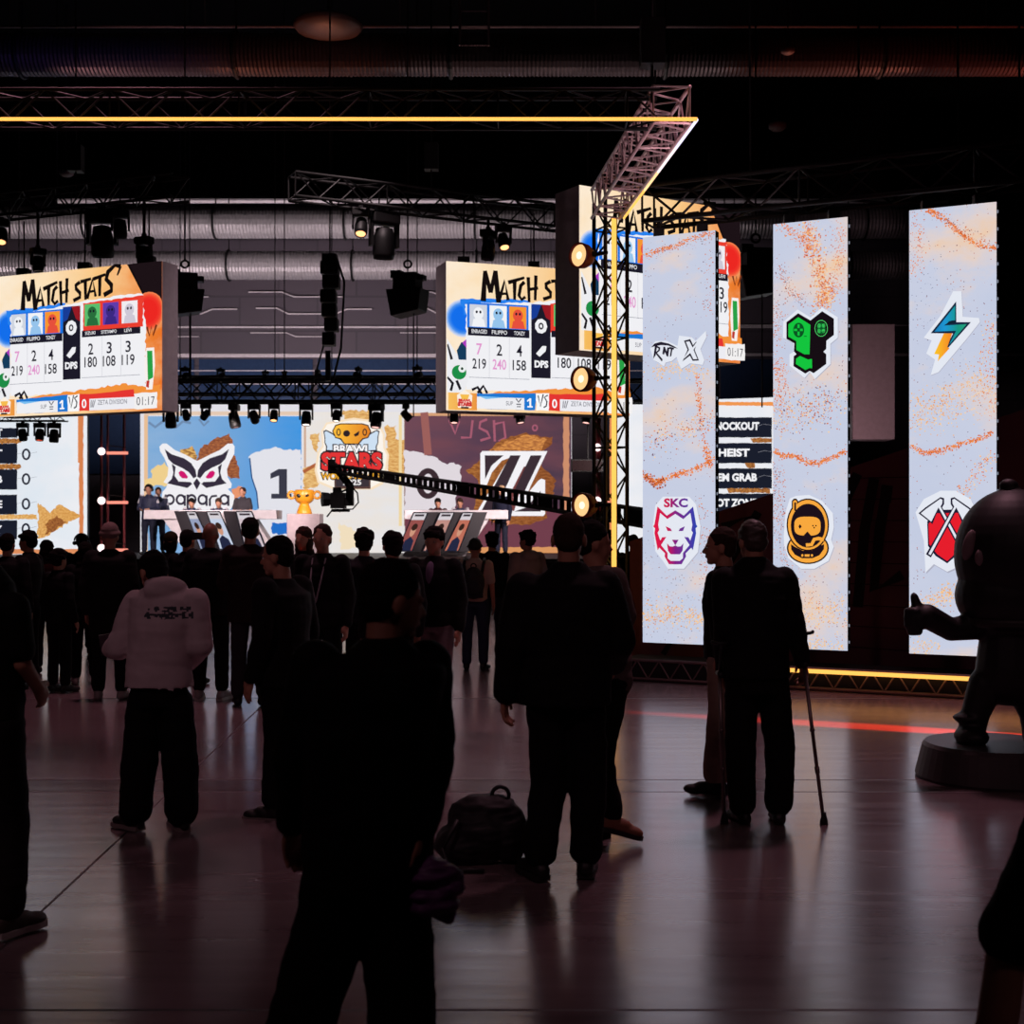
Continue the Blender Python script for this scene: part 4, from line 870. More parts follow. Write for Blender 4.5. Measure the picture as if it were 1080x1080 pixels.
# truss tower at the corner
tx, ty = XA(650, df), df
R = Matrix.Rotation(math.radians(24), 3, 'Z')
o, C, d_, s_ = truss('black upright truss tower with orange LED strip and three round lamps', (tx, ty, .05), (tx, ty, 5.75), .30, BLACK_TRUSS, up=R @ Vector((0, 1, 0)), side=R @ Vector((1, 0, 0)), bay=.34, name='truss_tower', r=.024)
MB().tube((tx - .035, ty - .09, .3), (tx - .035, ty - .09, 5.5), .03, n=8).build('led_strip', ORANGE, o)
MB().box((tx - .06, ty + .13, .025), (.7, .7, .05), R).build('base_plate', BLACK_METAL, o)
def fixture(name, label, cat, loc, group, aim, scale, kind, glow=None):
    "build at the origin (hung from z = 0) and then place"
    o = thing(name, label, cat, (0, 0, 0), group)
    if kind == 'blinder':      # round lamp, its axis along -Y
        R = Matrix.Rotation(math.pi / 2, 3, 'X')
        MB().lathe((0, 0, 0), [(.06, -.16), (.11, -.13), (.155, -.04), (.165, .06), (.16, .085), (.145, .085), (.14, .04), (.02, .035)], 28, R).build('housing', pm('rusty_red_housing', (124, 44, 28), .5), o, True)
        MB().lathe((0, 0, 0), [(.001, .052), (.06, .058), (.138, .05), (.138, .04), (.001, .04)], 24, R).build('lens', em((255, 200, 136), 1.15), o)
        MB().lathe((0, 0, 0), [(.001, .066), (.045, .062), (.05, .055), (.001, .055)], 16, R).build('bulb', em((255, 236, 204), 1.4), o)
        m = MB(); m.box((.18, .03, 0), (.025, .05, .06)); m.box((.27, .06, 0), (.2, .035, .04)); m.build('clamp', BLACK_METAL, o)
    else:
        MB().box((0, 0, -.07), (.34, .22, .14)).build('base', DARK_PLASTIC, o, bevel=.02)
        m = MB()
        for s in (-1, 1): m.box((s * .16, 0, -.26), (.035, .09, .28))
        m.box((0, 0, -.135), (.34, .09, .03))
        m.build('yoke', DARK_PLASTIC, o); A = Matrix.Rotation(aim, 3, 'X')
        h = MB(); c = Vector((0, 0, -.34))
        h.lathe(c, [(.04, .17), (.10, .15), (.125, .02), (.13, -.14), (.115, -.2), (.10, -.2), (.10, -.18), (.01, -.18)], 18, A); h.build('head', DARK_PLASTIC, o, True)
        MB().lathe(c, [(.001, -.186), (.095, -.184), (.095, -.18), (.001, -.18)], 18, A).build('lens', glow or pm('dark_lens', (30, 28, 36), .1), o)
        m = MB(); m.box((0, 0, .03), (.09, .06, .07)); m.build('clamp', BLACK_METAL, o)
    o.location = loc; o.scale = (scale,) * 3
    return o
for (px, py, nm) in ((614, 270, 'top'), (616, 400, 'middle'), (617, 533, 'lowest')):
    q = P(px, py, df - .15)
    if nm == 'top': bl = fixture('round_lamp', 'x', 'lamp', q, 'round warm lamps on the truss tower', 0, .95, 'blinder'); bl.rotation_euler = (0, 0, -.8); bl['label'] = 'round glowing warm lamp clamped to the tower, highest of its three'
    else: dup(bl, q, (0, 0, -.8), {'middle': 'round glowing warm lamp clamped to the tower, middle of its three', 'lowest': 'round glowing warm lamp clamped to the tower, lowest of its three, above the broad man'}[nm])
def hoist(o, c, z1): pass
# two angled trusses above the screens
o1, *_ = truss('black truss slanting up to the right above the left hanging screen', P(-60, 236, 22.6), P(190, 210, 20.2), .36, BLACK_TRUSS, 'angled trusses over the screens', bay=.36)
o2, *_ = truss('black truss slanting down to the right above the middle hanging screen', P(308, 209, 20.2), P(600, 243, 22.3), .36, BLACK_TRUSS, 'angled trusses over the screens', bay=.36)
# truss carrying the banners
ab = Vector((*bpt(682), 0)); bb = Vector((*bpt(1130), 0)); ab.z = bb.z = 5.25; nrm = Vector((bb.y - ab.y, -(bb.x - ab.x), 0)).normalized()
o3, *_ = truss('black truss carrying the three tall LED banners at upper right', ab - nrm * .05, bb - nrm * .05, .40, BLACK_TRUSS, bay=.45)
for px in (690, 790, 905, 1010, 1075): q = Vector((*bpt(px), 5.66)); MB().tube(q - nrm * .05, (q.x, q.y + .1, 13.49), .012, n=5).build('hanging_cable', BLACK_METAL, o3)
for o, pts in ((tb, [(-8, dn + .14), (1.3, dn + .14)]), (o1, [(XA(80, 21.3), 21.3)]), (o2, [(XA(455, 21.2), 21.2)])):
    for x, y in pts: MB().tube((x, y, zt + .2 if o is tb else 7.0), (x, y, 13.49), .014, n=5).box((x, y, (zt if o is tb else 6.9) + .75), (.22, .2, .42)).build('chain_hoist', BLACK_METAL, o)
# stage front truss
ts, *_ = truss('dark truss over the front of the stage carrying a row of small lamps', (XA(150, 29), 29, ZA(424, 29)), (XA(720, 29), 29, ZA(424, 29)), .46, BLACK_TRUSS, bay=.42)
for x in (200, 300, 350, 440, 560): q = P(x, 402, 29); MB().tube(q, (q.x, q.y, 13.49), .012, n=5).build('hanging_cable', BLACK_METAL, ts)
ts2, *_ = truss('second dark truss behind the stage lamps, higher than the first', (XA(175, 31), 31, ZA(416, 31)), (XA(460, 31), 31, ZA(416, 31)), .4, BLACK_TRUSS, bay=.42)
for x in (190, 290, 430): q = P(x, 402, 31); MB().tube(q, (q.x, q.y, 13.49), .012, n=5).build('hanging_cable', BLACK_METAL, ts2)
def on1(px):                                    # hanging points under the two angled trusses
    A, B = P(-60, 236, 22.6), P(190, 210, 20.2); r = (px - CX) / F; t = (A.x - r * A.y) / ((A.x - r * A.y) - (B.x - r * B.y)); return A + (B - A) * t
def on2(px):
    A, B = P(308, 209, 20.2), P(600, 243, 22.3); r = (px - CX) / F; t = (A.x - r * A.y) / ((A.x - r * A.y) - (B.x - r * B.y)); return A + (B - A) * t
def hung(o, top):
    "drop pole from the truss down to a lamp"
    q = Vector(o.location); MB().tube(q, (q.x, q.y, top), .025, n=8).build('drop_pole', BLACK_METAL, o); return o
G = 'moving head lamps in the stage rig'
LW = em((255, 236, 224), 2.5); LO = em((255, 180, 120), 2.2); LP = em((255, 190, 180), 1.6)
big = fixture('moving_head', 'big dark moving head lamp hanging under the left angled truss', 'stage light', on1(108) - Vector((0, 0, .06)), G, .1, 1.35, 'mh')
big2 = dup(big, on2(405) - Vector((0, 0, .06)), (0, 0, .5), 'big dark moving head lamp hanging under the middle angled truss', 1.35)
lit = fixture('moving_head', 'small lamp with a warm glowing lens left of the big lamp under the middle truss', 'stage light', on2(381) - Vector((0, 0, .04)), G, -.5, .8, 'mh', LO)
dup(lit, on2(531) - Vector((0, 0, .04)), (0, 0, .3), 'warm glowing lamp under the right part of the middle angled truss', .75)
dup(lit, on1(2) - Vector((0, 0, .04)), (0, 0, .2), 'warm glowing lamp under the left truss at the left edge of the picture', .75)
for x, y, d, s, l in ((152, 250, 20.7, .8, 'small dark lamp just above the right corner of the left hanging screen'), (40, 262, 21.3, .7, 'small dark lamp above the middle of the left hanging screen'), (515, 243, 21.6, .9, 'dark lamp just above the top edge of the middle hanging screen'), (127, 222, 20.7, .8, 'dark lamp right beside the big lamp on the left truss')):
    hp = (on1 if x < 300 else on2)(x); b_ = dup(big, (hp.x, hp.y, ZA(y, hp.y)), (0, 0, x * .1), l, s); hung(b_, hp.z + .02)
row = [(180, 430, 0, .62), (196, 432, 1, .42), (217, 432, 1, .42), (247, 430, 0, .62), (268, 431, 1, .5), (289, 425, 2, .45), (323, 428, 3, .55), (355, 427, 3, .45), (397, 424, 0, .62), (428, 428, 1, .45), (479, 430, 4, .5), (548, 431, 4, .5), (619, 431, 4, .5), (300, 412, 2, .4), (280, 394, 2, .4), (195, 410, 5, .55), (233, 408, 5, .5), (378, 407, 5, .55), (440, 402, 5, .6), (335, 408, 5, .45)]
mh = {0: fixture('moving_head', 'x', 'stage light', P(180, 428, 28.8), G, .2, .62, 'mh', LP)}
where = ['under the left end of the stage truss, beside the left screen', 'second along the stage truss from the left screen', 'third along the stage truss from the left screen', 'dark, hanging over the right wing of the owl emblem', 'tilted, just left of the bright white lamp', 'bright white, shining over the blue half of the stage wall', 'with white rim, at the join of the blue and white pictures', 'over the crossed gold patch above the title emblem', 'dark, right of the title emblem top', 'tilted, touching the middle screen lower left corner', 'glowing pink below the middle screen left corner', 'glowing pink below the middle of the middle screen', 'glowing pink left of the tower under the middle screen', 'orange glow, upper, right of centre of the stage truss', 'orange glow standing on top of the stage truss', 'dark, standing on the left end of the stage truss', 'dark, on the stage truss under the empty wall', 'dark, on the stage truss beneath the black speaker column', 'dark, on the stage truss beneath the right loudspeaker', 'dark, on the stage truss left of the speaker column foot']
mh[1] = fixture('moving_head', 'x', 'stage light', P(196, 430, 28.8), G, .8, .42, 'mh'); mh[2] = fixture('moving_head', 'x', 'stage light', P(289, 425, 28.8), G, -.4, .45, 'mh', LO); mh[3] = fixture('moving_head', 'x', 'stage light', P(323, 428, 28.8), G, -.2, .55, 'mh', LW); mh[4] = fixture('moving_head', 'x', 'stage light', P(479, 430, 28.8), G, -.25, .5, 'mh', LP); mh[5] = fixture('moving_head', 'x', 'stage light', P(195, 410, 28.8), G, 1.9, .55, 'mh')
used = set()
for (x, y, kd, s), w in zip(row, where):
    lab = 'small stage lamp ' + w; up_ = y < 420; s = s * (1.55 if not up_ else 1.0); q = P(x, 424, 29) if not up_ else P(x, 401, 29)
    if up_: q.z += .5 * s                           # standing on the top chords
    else: q.z -= .05
    if kd in used: ob = dup(mh[kd], q, (0, 0, x * .07), lab, s)
    else: used.add(kd); ob = mh[kd]; ob.location = q; ob.scale = (s,) * 3; ob['label'] = lab
for x, y, s, l in ((24, 444, .5, 'blue tinted small lamp hanging below the left screen, in front of the zeros'), (42, 441, .5, 'red tinted small lamp hanging below the left screen, second from the left'), (57, 444, .55, 'thin dark lamp hanging below the left screen, third from the left')):
    if x == 24: lb = fixture('moving_head', l, 'stage light', P(x, 446, 28), G, .3, s * 1.4, 'mh', em((40, 110, 255), 1.2))
    elif x == 42: lb = fixture('moving_head', l, 'stage light', P(x, 446, 28), G, -.2, s * 1.4, 'mh', em((255, 90, 60), .8))
    else: dup(big, P(x, 446, 28), (0, 0, .6), l, s * 1.4)
tw, *_ = truss('dark truss below the left hanging screen with three small lamps', (XA(-60, 28), 28, ZA(446, 28) + .04), (XA(70, 28), 28, ZA(446, 28) + .04), .22, BLACK_TRUSS, bay=.3)
for x in (-40, 20, 60): q = P(x, 440, 28); MB().tube(q, (q.x, q.y, 13.49), .012, n=5).build('hanging_cable', BLACK_METAL, tw)
# loudspeakers hung from hooks
def loudspeaker(label, px, py, d, s, rz):
    o = thing('hanging_loudspeaker', label, 'loudspeaker', P(px, py, d), 'black hanging loudspeakers'); c = P(px, py, d); R = Matrix.Rotation(rz, 3, 'Z'); m = MB()
    pts = [(-.36, 0), (.36, 0), (.30, -.42), (-.26, -.52)]
    m.prism([c + R @ Vector((x * s, -.25 * s, z * s)) for x, z in pts], R @ Vector((0, .5 * s, 0))); m.build('cabinet', DARK_PLASTIC, o, bevel=.02)
    m = MB(); m.box(c + Vector((0, 0, .16 * s)), (.46 * s, .4 * s, .3 * s), R); m.box(c + R @ Vector((-.2 * s, 0, .3 * s)), (.2 * s, .3 * s, .14 * s), R); m.box(c + R @ Vector((.27 * s, 0, .22 * s)), (.16 * s, .2 * s, .1 * s), R); m.build('amplifier_frame', BLACK_METAL, o)
    m = MB(); m.torus(c + Vector((0, 0, .5 * s)), .07 * s, .02 * s, Matrix.Rotation(math.pi / 2, 3, 'X')); m.tube(c + Vector((0, 0, .56 * s)), (c.x, c.y, 13.49), .015, n=5); m.tube(c + Vector((.1, 0, -.4 * s)), c + Vector((.1, 0, -2.2)), .012, n=5); m.build('hook', BLACK_METAL, o)
loudspeaker('black loudspeaker hanging from a hook right beside the left hanging screen', 195, 306, 23, .9, .3)
loudspeaker('black loudspeaker hanging from a hook left of the middle hanging screen', 430, 306, 23, .9, -.3)
o = thing('speaker_column', 'tall thin black column of hanging equipment between the two loudspeakers', 'speaker column', P(348, 272, 24)); m = MB()
for i in range(6): c = P(348, 283 + i * 15, 24); m.box(c + Vector((.03 * math.sin(i * 2), 0, 0)), (.32 - .02 * i, .3, .235))
m.build('cabinet_stack', DARK_PLASTIC, o, bevel=.02)
m = MB(); c = P(348, 274, 24); m.box(c, (.26, .26, .18)); m.path([c + Vector((.1, 0, .1)), c + Vector((.26, 0, -.4)), c + Vector((.2, 0, -1.6)), c + Vector((.05, 0, -2.2))], .02); m.tube(c, (c.x, c.y, 13.49), .015, n=5); m.path([c + Vector((-.1, 0, -1.5)), c + Vector((-.3, 0, -2.2)), c + Vector((-.35, 0, -2.6))], .015); m.tube(P(346, 370, 24), P(346, 402, 24), .05); m.build('cable', BLACK_METAL, o)
loudspeaker('black loudspeaker hanging in the dark between the first and second banner', 797, 283, 21, .95, .2)

# ------------------------------------------------------------------ stage
STG = pm('stage_black', (30, 27, 30), .5)
o = MB().box((0.2, 33.6, .5), (27, 7.4, 1.0)).build('stage', STG); struct(o)
o = MB().box((-.3, 29.7, .93), (26.4, .06, .05)).build('trim_stage_edge', pm('stage_edge', (60, 54, 60), .4, .5)); struct(o)
def wing(label, x0, x1, d, bars):
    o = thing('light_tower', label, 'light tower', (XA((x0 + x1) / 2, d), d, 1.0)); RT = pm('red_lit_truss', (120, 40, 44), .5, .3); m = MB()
    for x in (x0, x0 + .28 * (x1 - x0), x1): m.tube((XA(x, d), d, 1.0), (XA(x, d), d, 5.6), .035, n=6)
    m.tube((XA(x0, d), d, 5.5), (XA(x1, d), d, 5.5), .035, n=6); m.build('pole', RT, o)
    for y in bars:
        MB().box((XA(x0 + 18, d), d - .1, ZA(y, d)), (.55, .05, .075)).build('light_bar', em((255, 150, 130), 1.1), o); MB().ball(P(x0, y - 2, d - .14), .1).build('lamp', em((255, 226, 226), 2.2), o, True)
        MB().path([P(x0 + 8, y, d - .06), P(x0 + 8, y - 8, d - .06), P(x0 + 26, y - 6, d - .06)], .012, 5).build('bracket', BLACK_METAL, o)
wing('dark stage wing tower with bright lamps and pink bars, left of the owl picture', 107, 131, 35, (478, 530, 580))
wing('dark stage wing tower with a bright lamp beside the small black monitor', 630, 638, 35, (474, 530))
o = thing('hanging_monitor', 'small black widescreen monitor hanging in the stage wing left of the tower', 'monitor', P(620, 483, 32)); MB().box(P(619, 491, 32), (.78, .08, .32)).build('frame', BLACK_METAL, o, bevel=.02); MB().box(P(619, 491, 31.95), (.70, .02, .25)).build('display', pm('dark_display', (40, 26, 28), .2), o); MB().tube(P(620, 484, 32), P(620, 440, 32), .02).build('hanger', BLACK_METAL, o)
# desks
DK = 32.5
DESK = pm('white_desk', (190, 182, 188), .55); 
def desk(label, x0, x1, boards, sgn, wx0, wx1):
    o = thing('player_desk', label, 'desk', (XA((x0 + x1) / 2, DK), DK, 1.0)); zt_ = ZA(538, DK); zb = ZA(547.5, DK)
    MB().box((XA((x0 + x1) / 2, DK), DK + .35, (zt_ + zb) / 2), (XA(x1, DK) - XA(x0, DK), .8, zt_ - zb)).build('desk_top', DESK, o, bevel=.01)
    f = MB(); zq = 1.0; wp = [(wx0, zb), (wx1, zb)]; f.prism([(XA(wx0, DK), DK + .02, zb), (XA(wx1, DK), DK + .02, zb), (XA(wx1 + sgn * 26, DK), DK + .02, zq), (XA(wx0 + sgn * 26, DK), DK + .02, zq)], (0, .6, 0)); f.build('front_panel', DESK, o)
    return o
FB = pm('board_black', (34, 30, 36), .6)
def board(label, pts, tint, lab):
    "slanted poster board leaning on the desk front, pts = photo outline of its face (tl, tr, br, bl)"
    o = thing('portrait_board', lab, 'poster board', P(pts[0][0], pts[2][1], DK - .25), 'player portrait boards on the desks')
    q = [P(x, y, DK - .25) for x, y in pts]; sgn = label
    MB().prism([p_ + Vector((0, .012, 0)) for p_ in q], Vector((-.32 * sgn, .12, 0))).build('box', FB, o)
    pn = Panel((q[0].x - 2, q[0].y), (q[0].x + 2, q[0].y), q[2].z - .5, q[0].z + .2); a = Art(pn, True, clip=False)
    def bl(u, v):
        t = [(pts[0][i] * (1 - u) + pts[1][i] * u) * (1 - v) + (pts[3][i] * (1 - u) + pts[2][i] * u) * v for i in (0, 1)]; return tuple(t)
    a.poly([bl(0, 0), bl(1, 0), bl(1, 1), bl(0, 1)], (30, 28, 36)); a.poly([bl(.08, .03), bl(.92, .03), bl(.92, .97), bl(.08, .97)], (212, 206, 212)); a.poly([bl(.08, .2), bl(.92, .2), bl(.92, .97), bl(.08, .97)], tint)
    a.poly([bl(.2, .06), bl(.8, .06), bl(.8, .11), bl(.2, .11)], (60, 50, 56)); a.poly([bl(.2, .97), bl(.24, .72), bl(.5, .62), bl(.78, .72), bl(.84, .97)], (36, 40, 66))
    a.poly([bl(.5 + .17 * math.cos(t), .47 + .15 * math.sin(t)) for t in [k_ * .524 for k_ in range(12)]], (206, 150, 124)); a.poly([bl(.5 + .19 * math.cos(t), .38 + .09 * math.sin(t)) for t in [k_ * .524 for k_ in range(12)]], (56, 36, 30)); a.build('portrait', o)  # portrait faces emit their colours, so the posters glow without a lamp
desk('white player desk on the left of the stage in front of the owl picture', 152, 292, 0, 1, 172, 268)
board(1, [(196, 539), (206, 539), (226, 580), (211, 580)], (150, 160, 190), 'slanted black portrait board on the left desk, nearest the standing players')
board(1, [(217, 539), (232, 539), (250, 580), (231, 580)], (196, 206, 226), 'slanted black portrait board on the left desk, middle of its three')
board(1, [(248, 539), (266, 539), (282, 580), (258, 580)], (206, 190, 196), 'slanted black portrait board on the left desk, nearest the trophy')
desk('white player desk on the right of the stage in front of the letter emblem', 427, 536, 0, -1, 450, 516)
board(-1, [(436, 540), (452, 540), (435, 582), (418, 582)], (150, 80, 76), 'slanted black portrait board on the right desk, nearest the trophy')
board(-1, [(464, 540), (480, 540), (462, 582), (445, 582)], (190, 140, 130), 'slanted black portrait board on the right desk, middle of its three')
board(-1, [(488, 540), (500, 540), (484, 582), (467, 582)], (190, 110, 90), 'slanted black portrait board on the right desk, nearest the presenter')
# trophy on its plinth
o = tag(MB().box((XA(322, 33), 33, (1.0 + ZA(542, 33)) / 2), (XA(339, 33) - XA(305, 33), .7, ZA(542, 33) - 1.0)).build('plinth', pm('pinkish_plinth', (180, 162, 168), .6), bevel=.015), 'pale square plinth under the golden trophy in the middle of the stage', 'plinth')
GM = pm('trophy_gold', (222, 148, 34), .35, 0); c = Vector((XA(321, 33), 33, ZA(542, 33)))
o = thing('trophy', 'golden two-handled trophy with dark eye marks standing on the pale plinth', 'trophy', c)
MB().lathe(c, [(.02, 0), (.19, 0), (.19, .03), (.17, .10), (.13, .20), (.11, .25), (.17, .28), (.23, .34), (.25, .46), (.245, .56), (.22, .60), (.02, .6)], 24).build('cup', GM, o, True)
for s in (-1, 1): MB().torus(c + Vector((s * .32, 0, .47)), .085, .032, Matrix.Rotation(math.pi / 2, 3, 'X'), 20, 8).build('handle', GM, o, True)
for s in (-1, 1):
    m = MB(); m.ball(c + Vector((s * .095, -.215, .45)), (.06, .035, .055 if s < 0 else .032), Matrix.Rotation(-.3 * (s > 0), 3, 'Y')); m.build('eye_mark', pm('eye_black', (24, 14, 10), .5), o, True)
# camera crane
ca = P(352, 494, 23); cb = P(690, 548, 18.5); d = (cb - ca).normalized()
o = thing('camera_crane', 'long black camera crane arm reaching in from the right over the crowd', 'camera crane', cb)
up = Vector((0, 0, 1)); sd = d.cross(up).normalized(); m = MB(); n = 52
for i, j in ((-.09, -.1), (.09, -.1), (-.09, .1), (.09, .1)): m.tube(ca + sd * i + up * j * .55, cb + sd * i + up * j * 1.15, .028, n=6)
for i in range(n):
    t0, t1 = i / n, (i + .5) / n; s0 = .55 + .6 * t0
    m.box(ca + (cb - ca) * (t0 + .25 / n), (.075 if i % 13 not in (10, 11) else .14, .02, .2 * s0), Matrix.Rotation(math.atan2(d.y, d.x), 3, 'Z'))
m.build('arm', BLACK_METAL, o)
ce = cb + d * .55; m = MB(); m.tube(cb - d * .1, ce, .12, n=10); m.tube((ce.x, ce.y, .1), (ce.x, ce.y, ce.z + .1), .06, n=12); m.build('pedestal', BLACK_METAL, o); m = MB()
for i in range(3): t = i * 2.094; m.tube((ce.x, ce.y, .3), (ce.x + .6 * math.cos(t), ce.y + .6 * math.sin(t), .03), .03, n=8)
m.build('tripod_base', BLACK_METAL, o)
m = MB(); m.path([ca + up * .06, P(364, 506, 23), P(369, 512, 23), P(369, 527, 23)], .07); m.box(P(350, 492, 23), (.12, .16, .24)); m.build('head_bracket', BLACK_METAL, o)
m = MB(); q = P(357, 528, 23); m.box(q, (.24, .34, .27)); m.tube(q + Vector((0, 0, .02)), q + Vector((-.22, -.08, .02)), .09, .11); m.tube(q + Vector((-.16, -.06, .02)), q + Vector((-.27, -.1, .02)), .12, .13); m.box(q + Vector((.15, 0, -.02)), (.22, .2, .14)); m.box(q + Vector((-.02, 0, .18)), (.14, .14, .10)); m.box(q + Vector((.04, 0, -.17)), (.3, .16, .05)); m.tube(q + Vector((.0, 0, .13)), q + Vector((.16, 0, .2)), .018); m.tube(q + Vector((-.1, 0, -.15)), q + Vector((-.2, 0, -.28)), .014); m.build('camera', BLACK_METAL, o)
m = MB(); m.path([P(370, 512, 23), P(377, 520, 22.9), P(378, 530, 22.9), P(372, 537, 22.9), P(362, 537, 22.9), P(358, 540, 22.9)], .012); m.build('cable', BLACK_METAL, o)
# floor-level base under the banners with its LED strip, and the dark printed wall behind
off = nrm * .28
w0 = Vector((*bpt(655), 0)); w1 = Vector((*bpt(1180), 0)); dv = (w1 - w0).normalized(); R = Matrix.Rotation(math.atan2(dv.y, dv.x), 3, 'Z')
o = thing('banner_stand_base', 'low dark base along the floor below the tall banners with orange LED strip', 'stage base', (w0 + w1) / 2)
L_ = (w1 - w0).length; MB().box((w0 + w1) / 2 - nrm * .22 + Vector((0, 0, .115)), (L_, .7, .23), R).build('skirt', pm('skirt_black', (20, 17, 19), .6), o)
m = MB(); c0 = w0 + nrm * .17; c1 = w1 + nrm * .17
for z in (.03, .24): m.tube(c0 + Vector((0, 0, z)), c1 + Vector((0, 0, z)), .018, n=6)
for i in range(40): t0 = c0 + (c1 - c0) * (i / 40); t1 = c0 + (c1 - c0) * ((i + 1) / 40); m.tube(t0 + Vector((0, 0, .03 if i % 2 else .24)), t1 + Vector((0, 0, .24 if i % 2 else .03)), .01, n=5)
m.build('truss_front', pm('dull_steel', (88, 70, 72), .4, .7), o)
q0 = Vector((*bpt(838), .215)) + nrm * .2; q1 = Vector((*bpt(1130), .215)) + nrm * .2; MB().tube(q0, q1, .022, n=8).build('led_strip', ORANGE, o)
gb = Panel((XA(660, 16.78), 16.78), (XA(1150, 14.6), 14.6), 0, 4)
def gp(px, py): u, v = gb.px(px, py); return gb.uv(u, v)
o = thing('graffiti_wall', 'dark maroon printed wall with a sloping top and black brush strokes behind the banners', 'partition', gb.uv(.5, 1))
q = [gp(664, 571), gp(1150, 408)]; lo = [Vector((q[1].x, q[1].y, 0)), Vector((q[0].x, q[0].y, 0))]
MB().prism(q + lo, gb.n * -.12).build('wall_panel', pm('maroon_print', (128, 72, 84), .7, 0, .25, 2), o)
m = MB(); BKP = pm('brush_black', (10, 8, 10), .7)
def brush(pts, w, seq=[0]):
    seq[0] += 1; a = Art(gb, True); a.lay = 6 + seq[0]; a.stroke(pts, w, BKP); 
    vs = [tuple(v) for v in a.v]; m.add(vs, a.f)
brush([(762, 556), (790, 545), (772, 590), (800, 540)], 9); brush([(922, 505), (912, 560), (905, 640)], 11); brush([(936, 512), (928, 560), (922, 622), (952, 606)], 11); brush([(936, 512), (934, 530)], 12); brush([(800, 620), (860, 600), (905, 500)], 10); brush([(700, 690), (730, 640), (750, 700)], 6)
m.build('brush_marks', BKP, o); gx = MB()
for i in range(9):
    for a_, b_ in (((880, 505 + i * 22), (965, 503 + i * 23)),): gx.tube(gp(*a_) + gb.n * .004, gp(*b_) + gb.n * .004, .004, n=4)
gx.build('panel_seams', pm('seam_dark', (34, 18, 24), .8), o)
# crowd barrier glimpsed at the foot of the tower
o = thing('crowd_barrier', 'dark steel crowd barrier at the foot of the truss tower', 'barrier', (XA(690, 15.9), 15.9, 0)); m = MB()
for z in (.12, 1.05): m.tube((XA(600, 16.7), 17.15, z), (XA(672, 16.6), 17.05, z), .022, n=6)
m.build('rail', BLACK_METAL, o); m = MB()
for i in range(9): x = XA(600 + i * 9, 16.7); m.tube((x, 17.15 - i * .012, 0), (x, 17.15 - i * .012, 1.05), .014, n=5)
m.build('bar', BLACK_METAL, o)

# ------------------------------------------------------------------ statue at the right
sx_, sy_ = XA(1047, 9.4), 9.4
o = thing('mascot_statue', 'dark big-headed cartoon statue with thumb up on a round plinth at the right edge', 'statue', (sx_, sy_, 0))
PLN = pm('statue_plinth', (62, 54, 56), .5, 0, .25, 12); STM = pm('statue_dark', (22, 19, 22), .55, 0, .3, 5); 
MB().lathe((sx_, sy_, 0), [(.05, 0), (.52, 0), (.53, .02), (.48, .225), (.46, .25), (.05, .25)], 48).build('plinth', PLN, o)
m = MB(); B = Vector((sx_, sy_, .25))
def sp(px, py, dy=0): q = P(px, py, sy_ + dy); return q
m.ball(sp(1068, 585), (.40, .38, .47), None, 28, 20); m.ball(sp(1064, 628), (.37, .34, .30), None, 24, 16); m.rc(sp(1064, 672), .20, sp(1064, 706), .23); m.ball(sp(1064, 715), (.25, .2, .2)); m.ball(sp(1064, 512, -.02), (.07, .06, .05))
m.rc(sp(1030, 660), .10, sp(1003, 664, -.06), .082); m.rc(sp(1003, 664, -.06), .082, sp(978, 650, -.1), .088); m.ball(sp(968, 652, -.1), (.085, .095, .09))
for i, (x, y) in enumerate(((958, 645), (957, 652), (958, 659), (961, 666))): m.rc(sp(x + 8, y, -.16), .03, sp(x, y, -.12), .033)
m.rc(sp(971, 648, -.1), .042, sp(966, 636, -.1), .036); m.rc(sp(966, 636, -.1), .036, sp(964, 629, -.1), .03)
m.rc(sp(1096, 660), .10, sp(1118, 690, -.05), .085); m.rc(sp(1118, 690, -.05), .085, sp(1112, 725, -.1), .085); m.ball(sp(1112, 732, -.1), .09)
for x0, x1, x2 in ((1040, 1029, 1022), (1078, 1090, 1094)):
    m.rc(sp(x0, 722), .125, sp(x1, 752), .10); m.rc(sp(x1, 752), .10, sp(x2, 784), .09)
    m.ball(sp(x2, 757), (.115, .115, .04)); m.ball(Vector((XA(x2, sy_), sy_ - .05, .30)), (.115, .17, .075))
me = remeshed(m, .014, 4); 
for v in me.vertices: v.co.z = max(v.co.z, .251)
s_o = link('figure', me, o, True); me.materials.append(STM)
m = MB(); m.ball(sp(1022, 575, -.17), (.045, .03, .11), Matrix.Rotation(.25, 3, 'Y')); m.ball(sp(1034, 588, -.22), (.04, .03, .06)); m.build('ear', pm('statue_ear', (130, 108, 112), .5), o, True)
MB().torus(sp(1064, 655), .30, .035, Matrix.Diagonal((1.0, .9, 1)).to_3x3(), 40, 10).build('collar', pm('statue_collar', (40, 34, 34), .5), o, True)
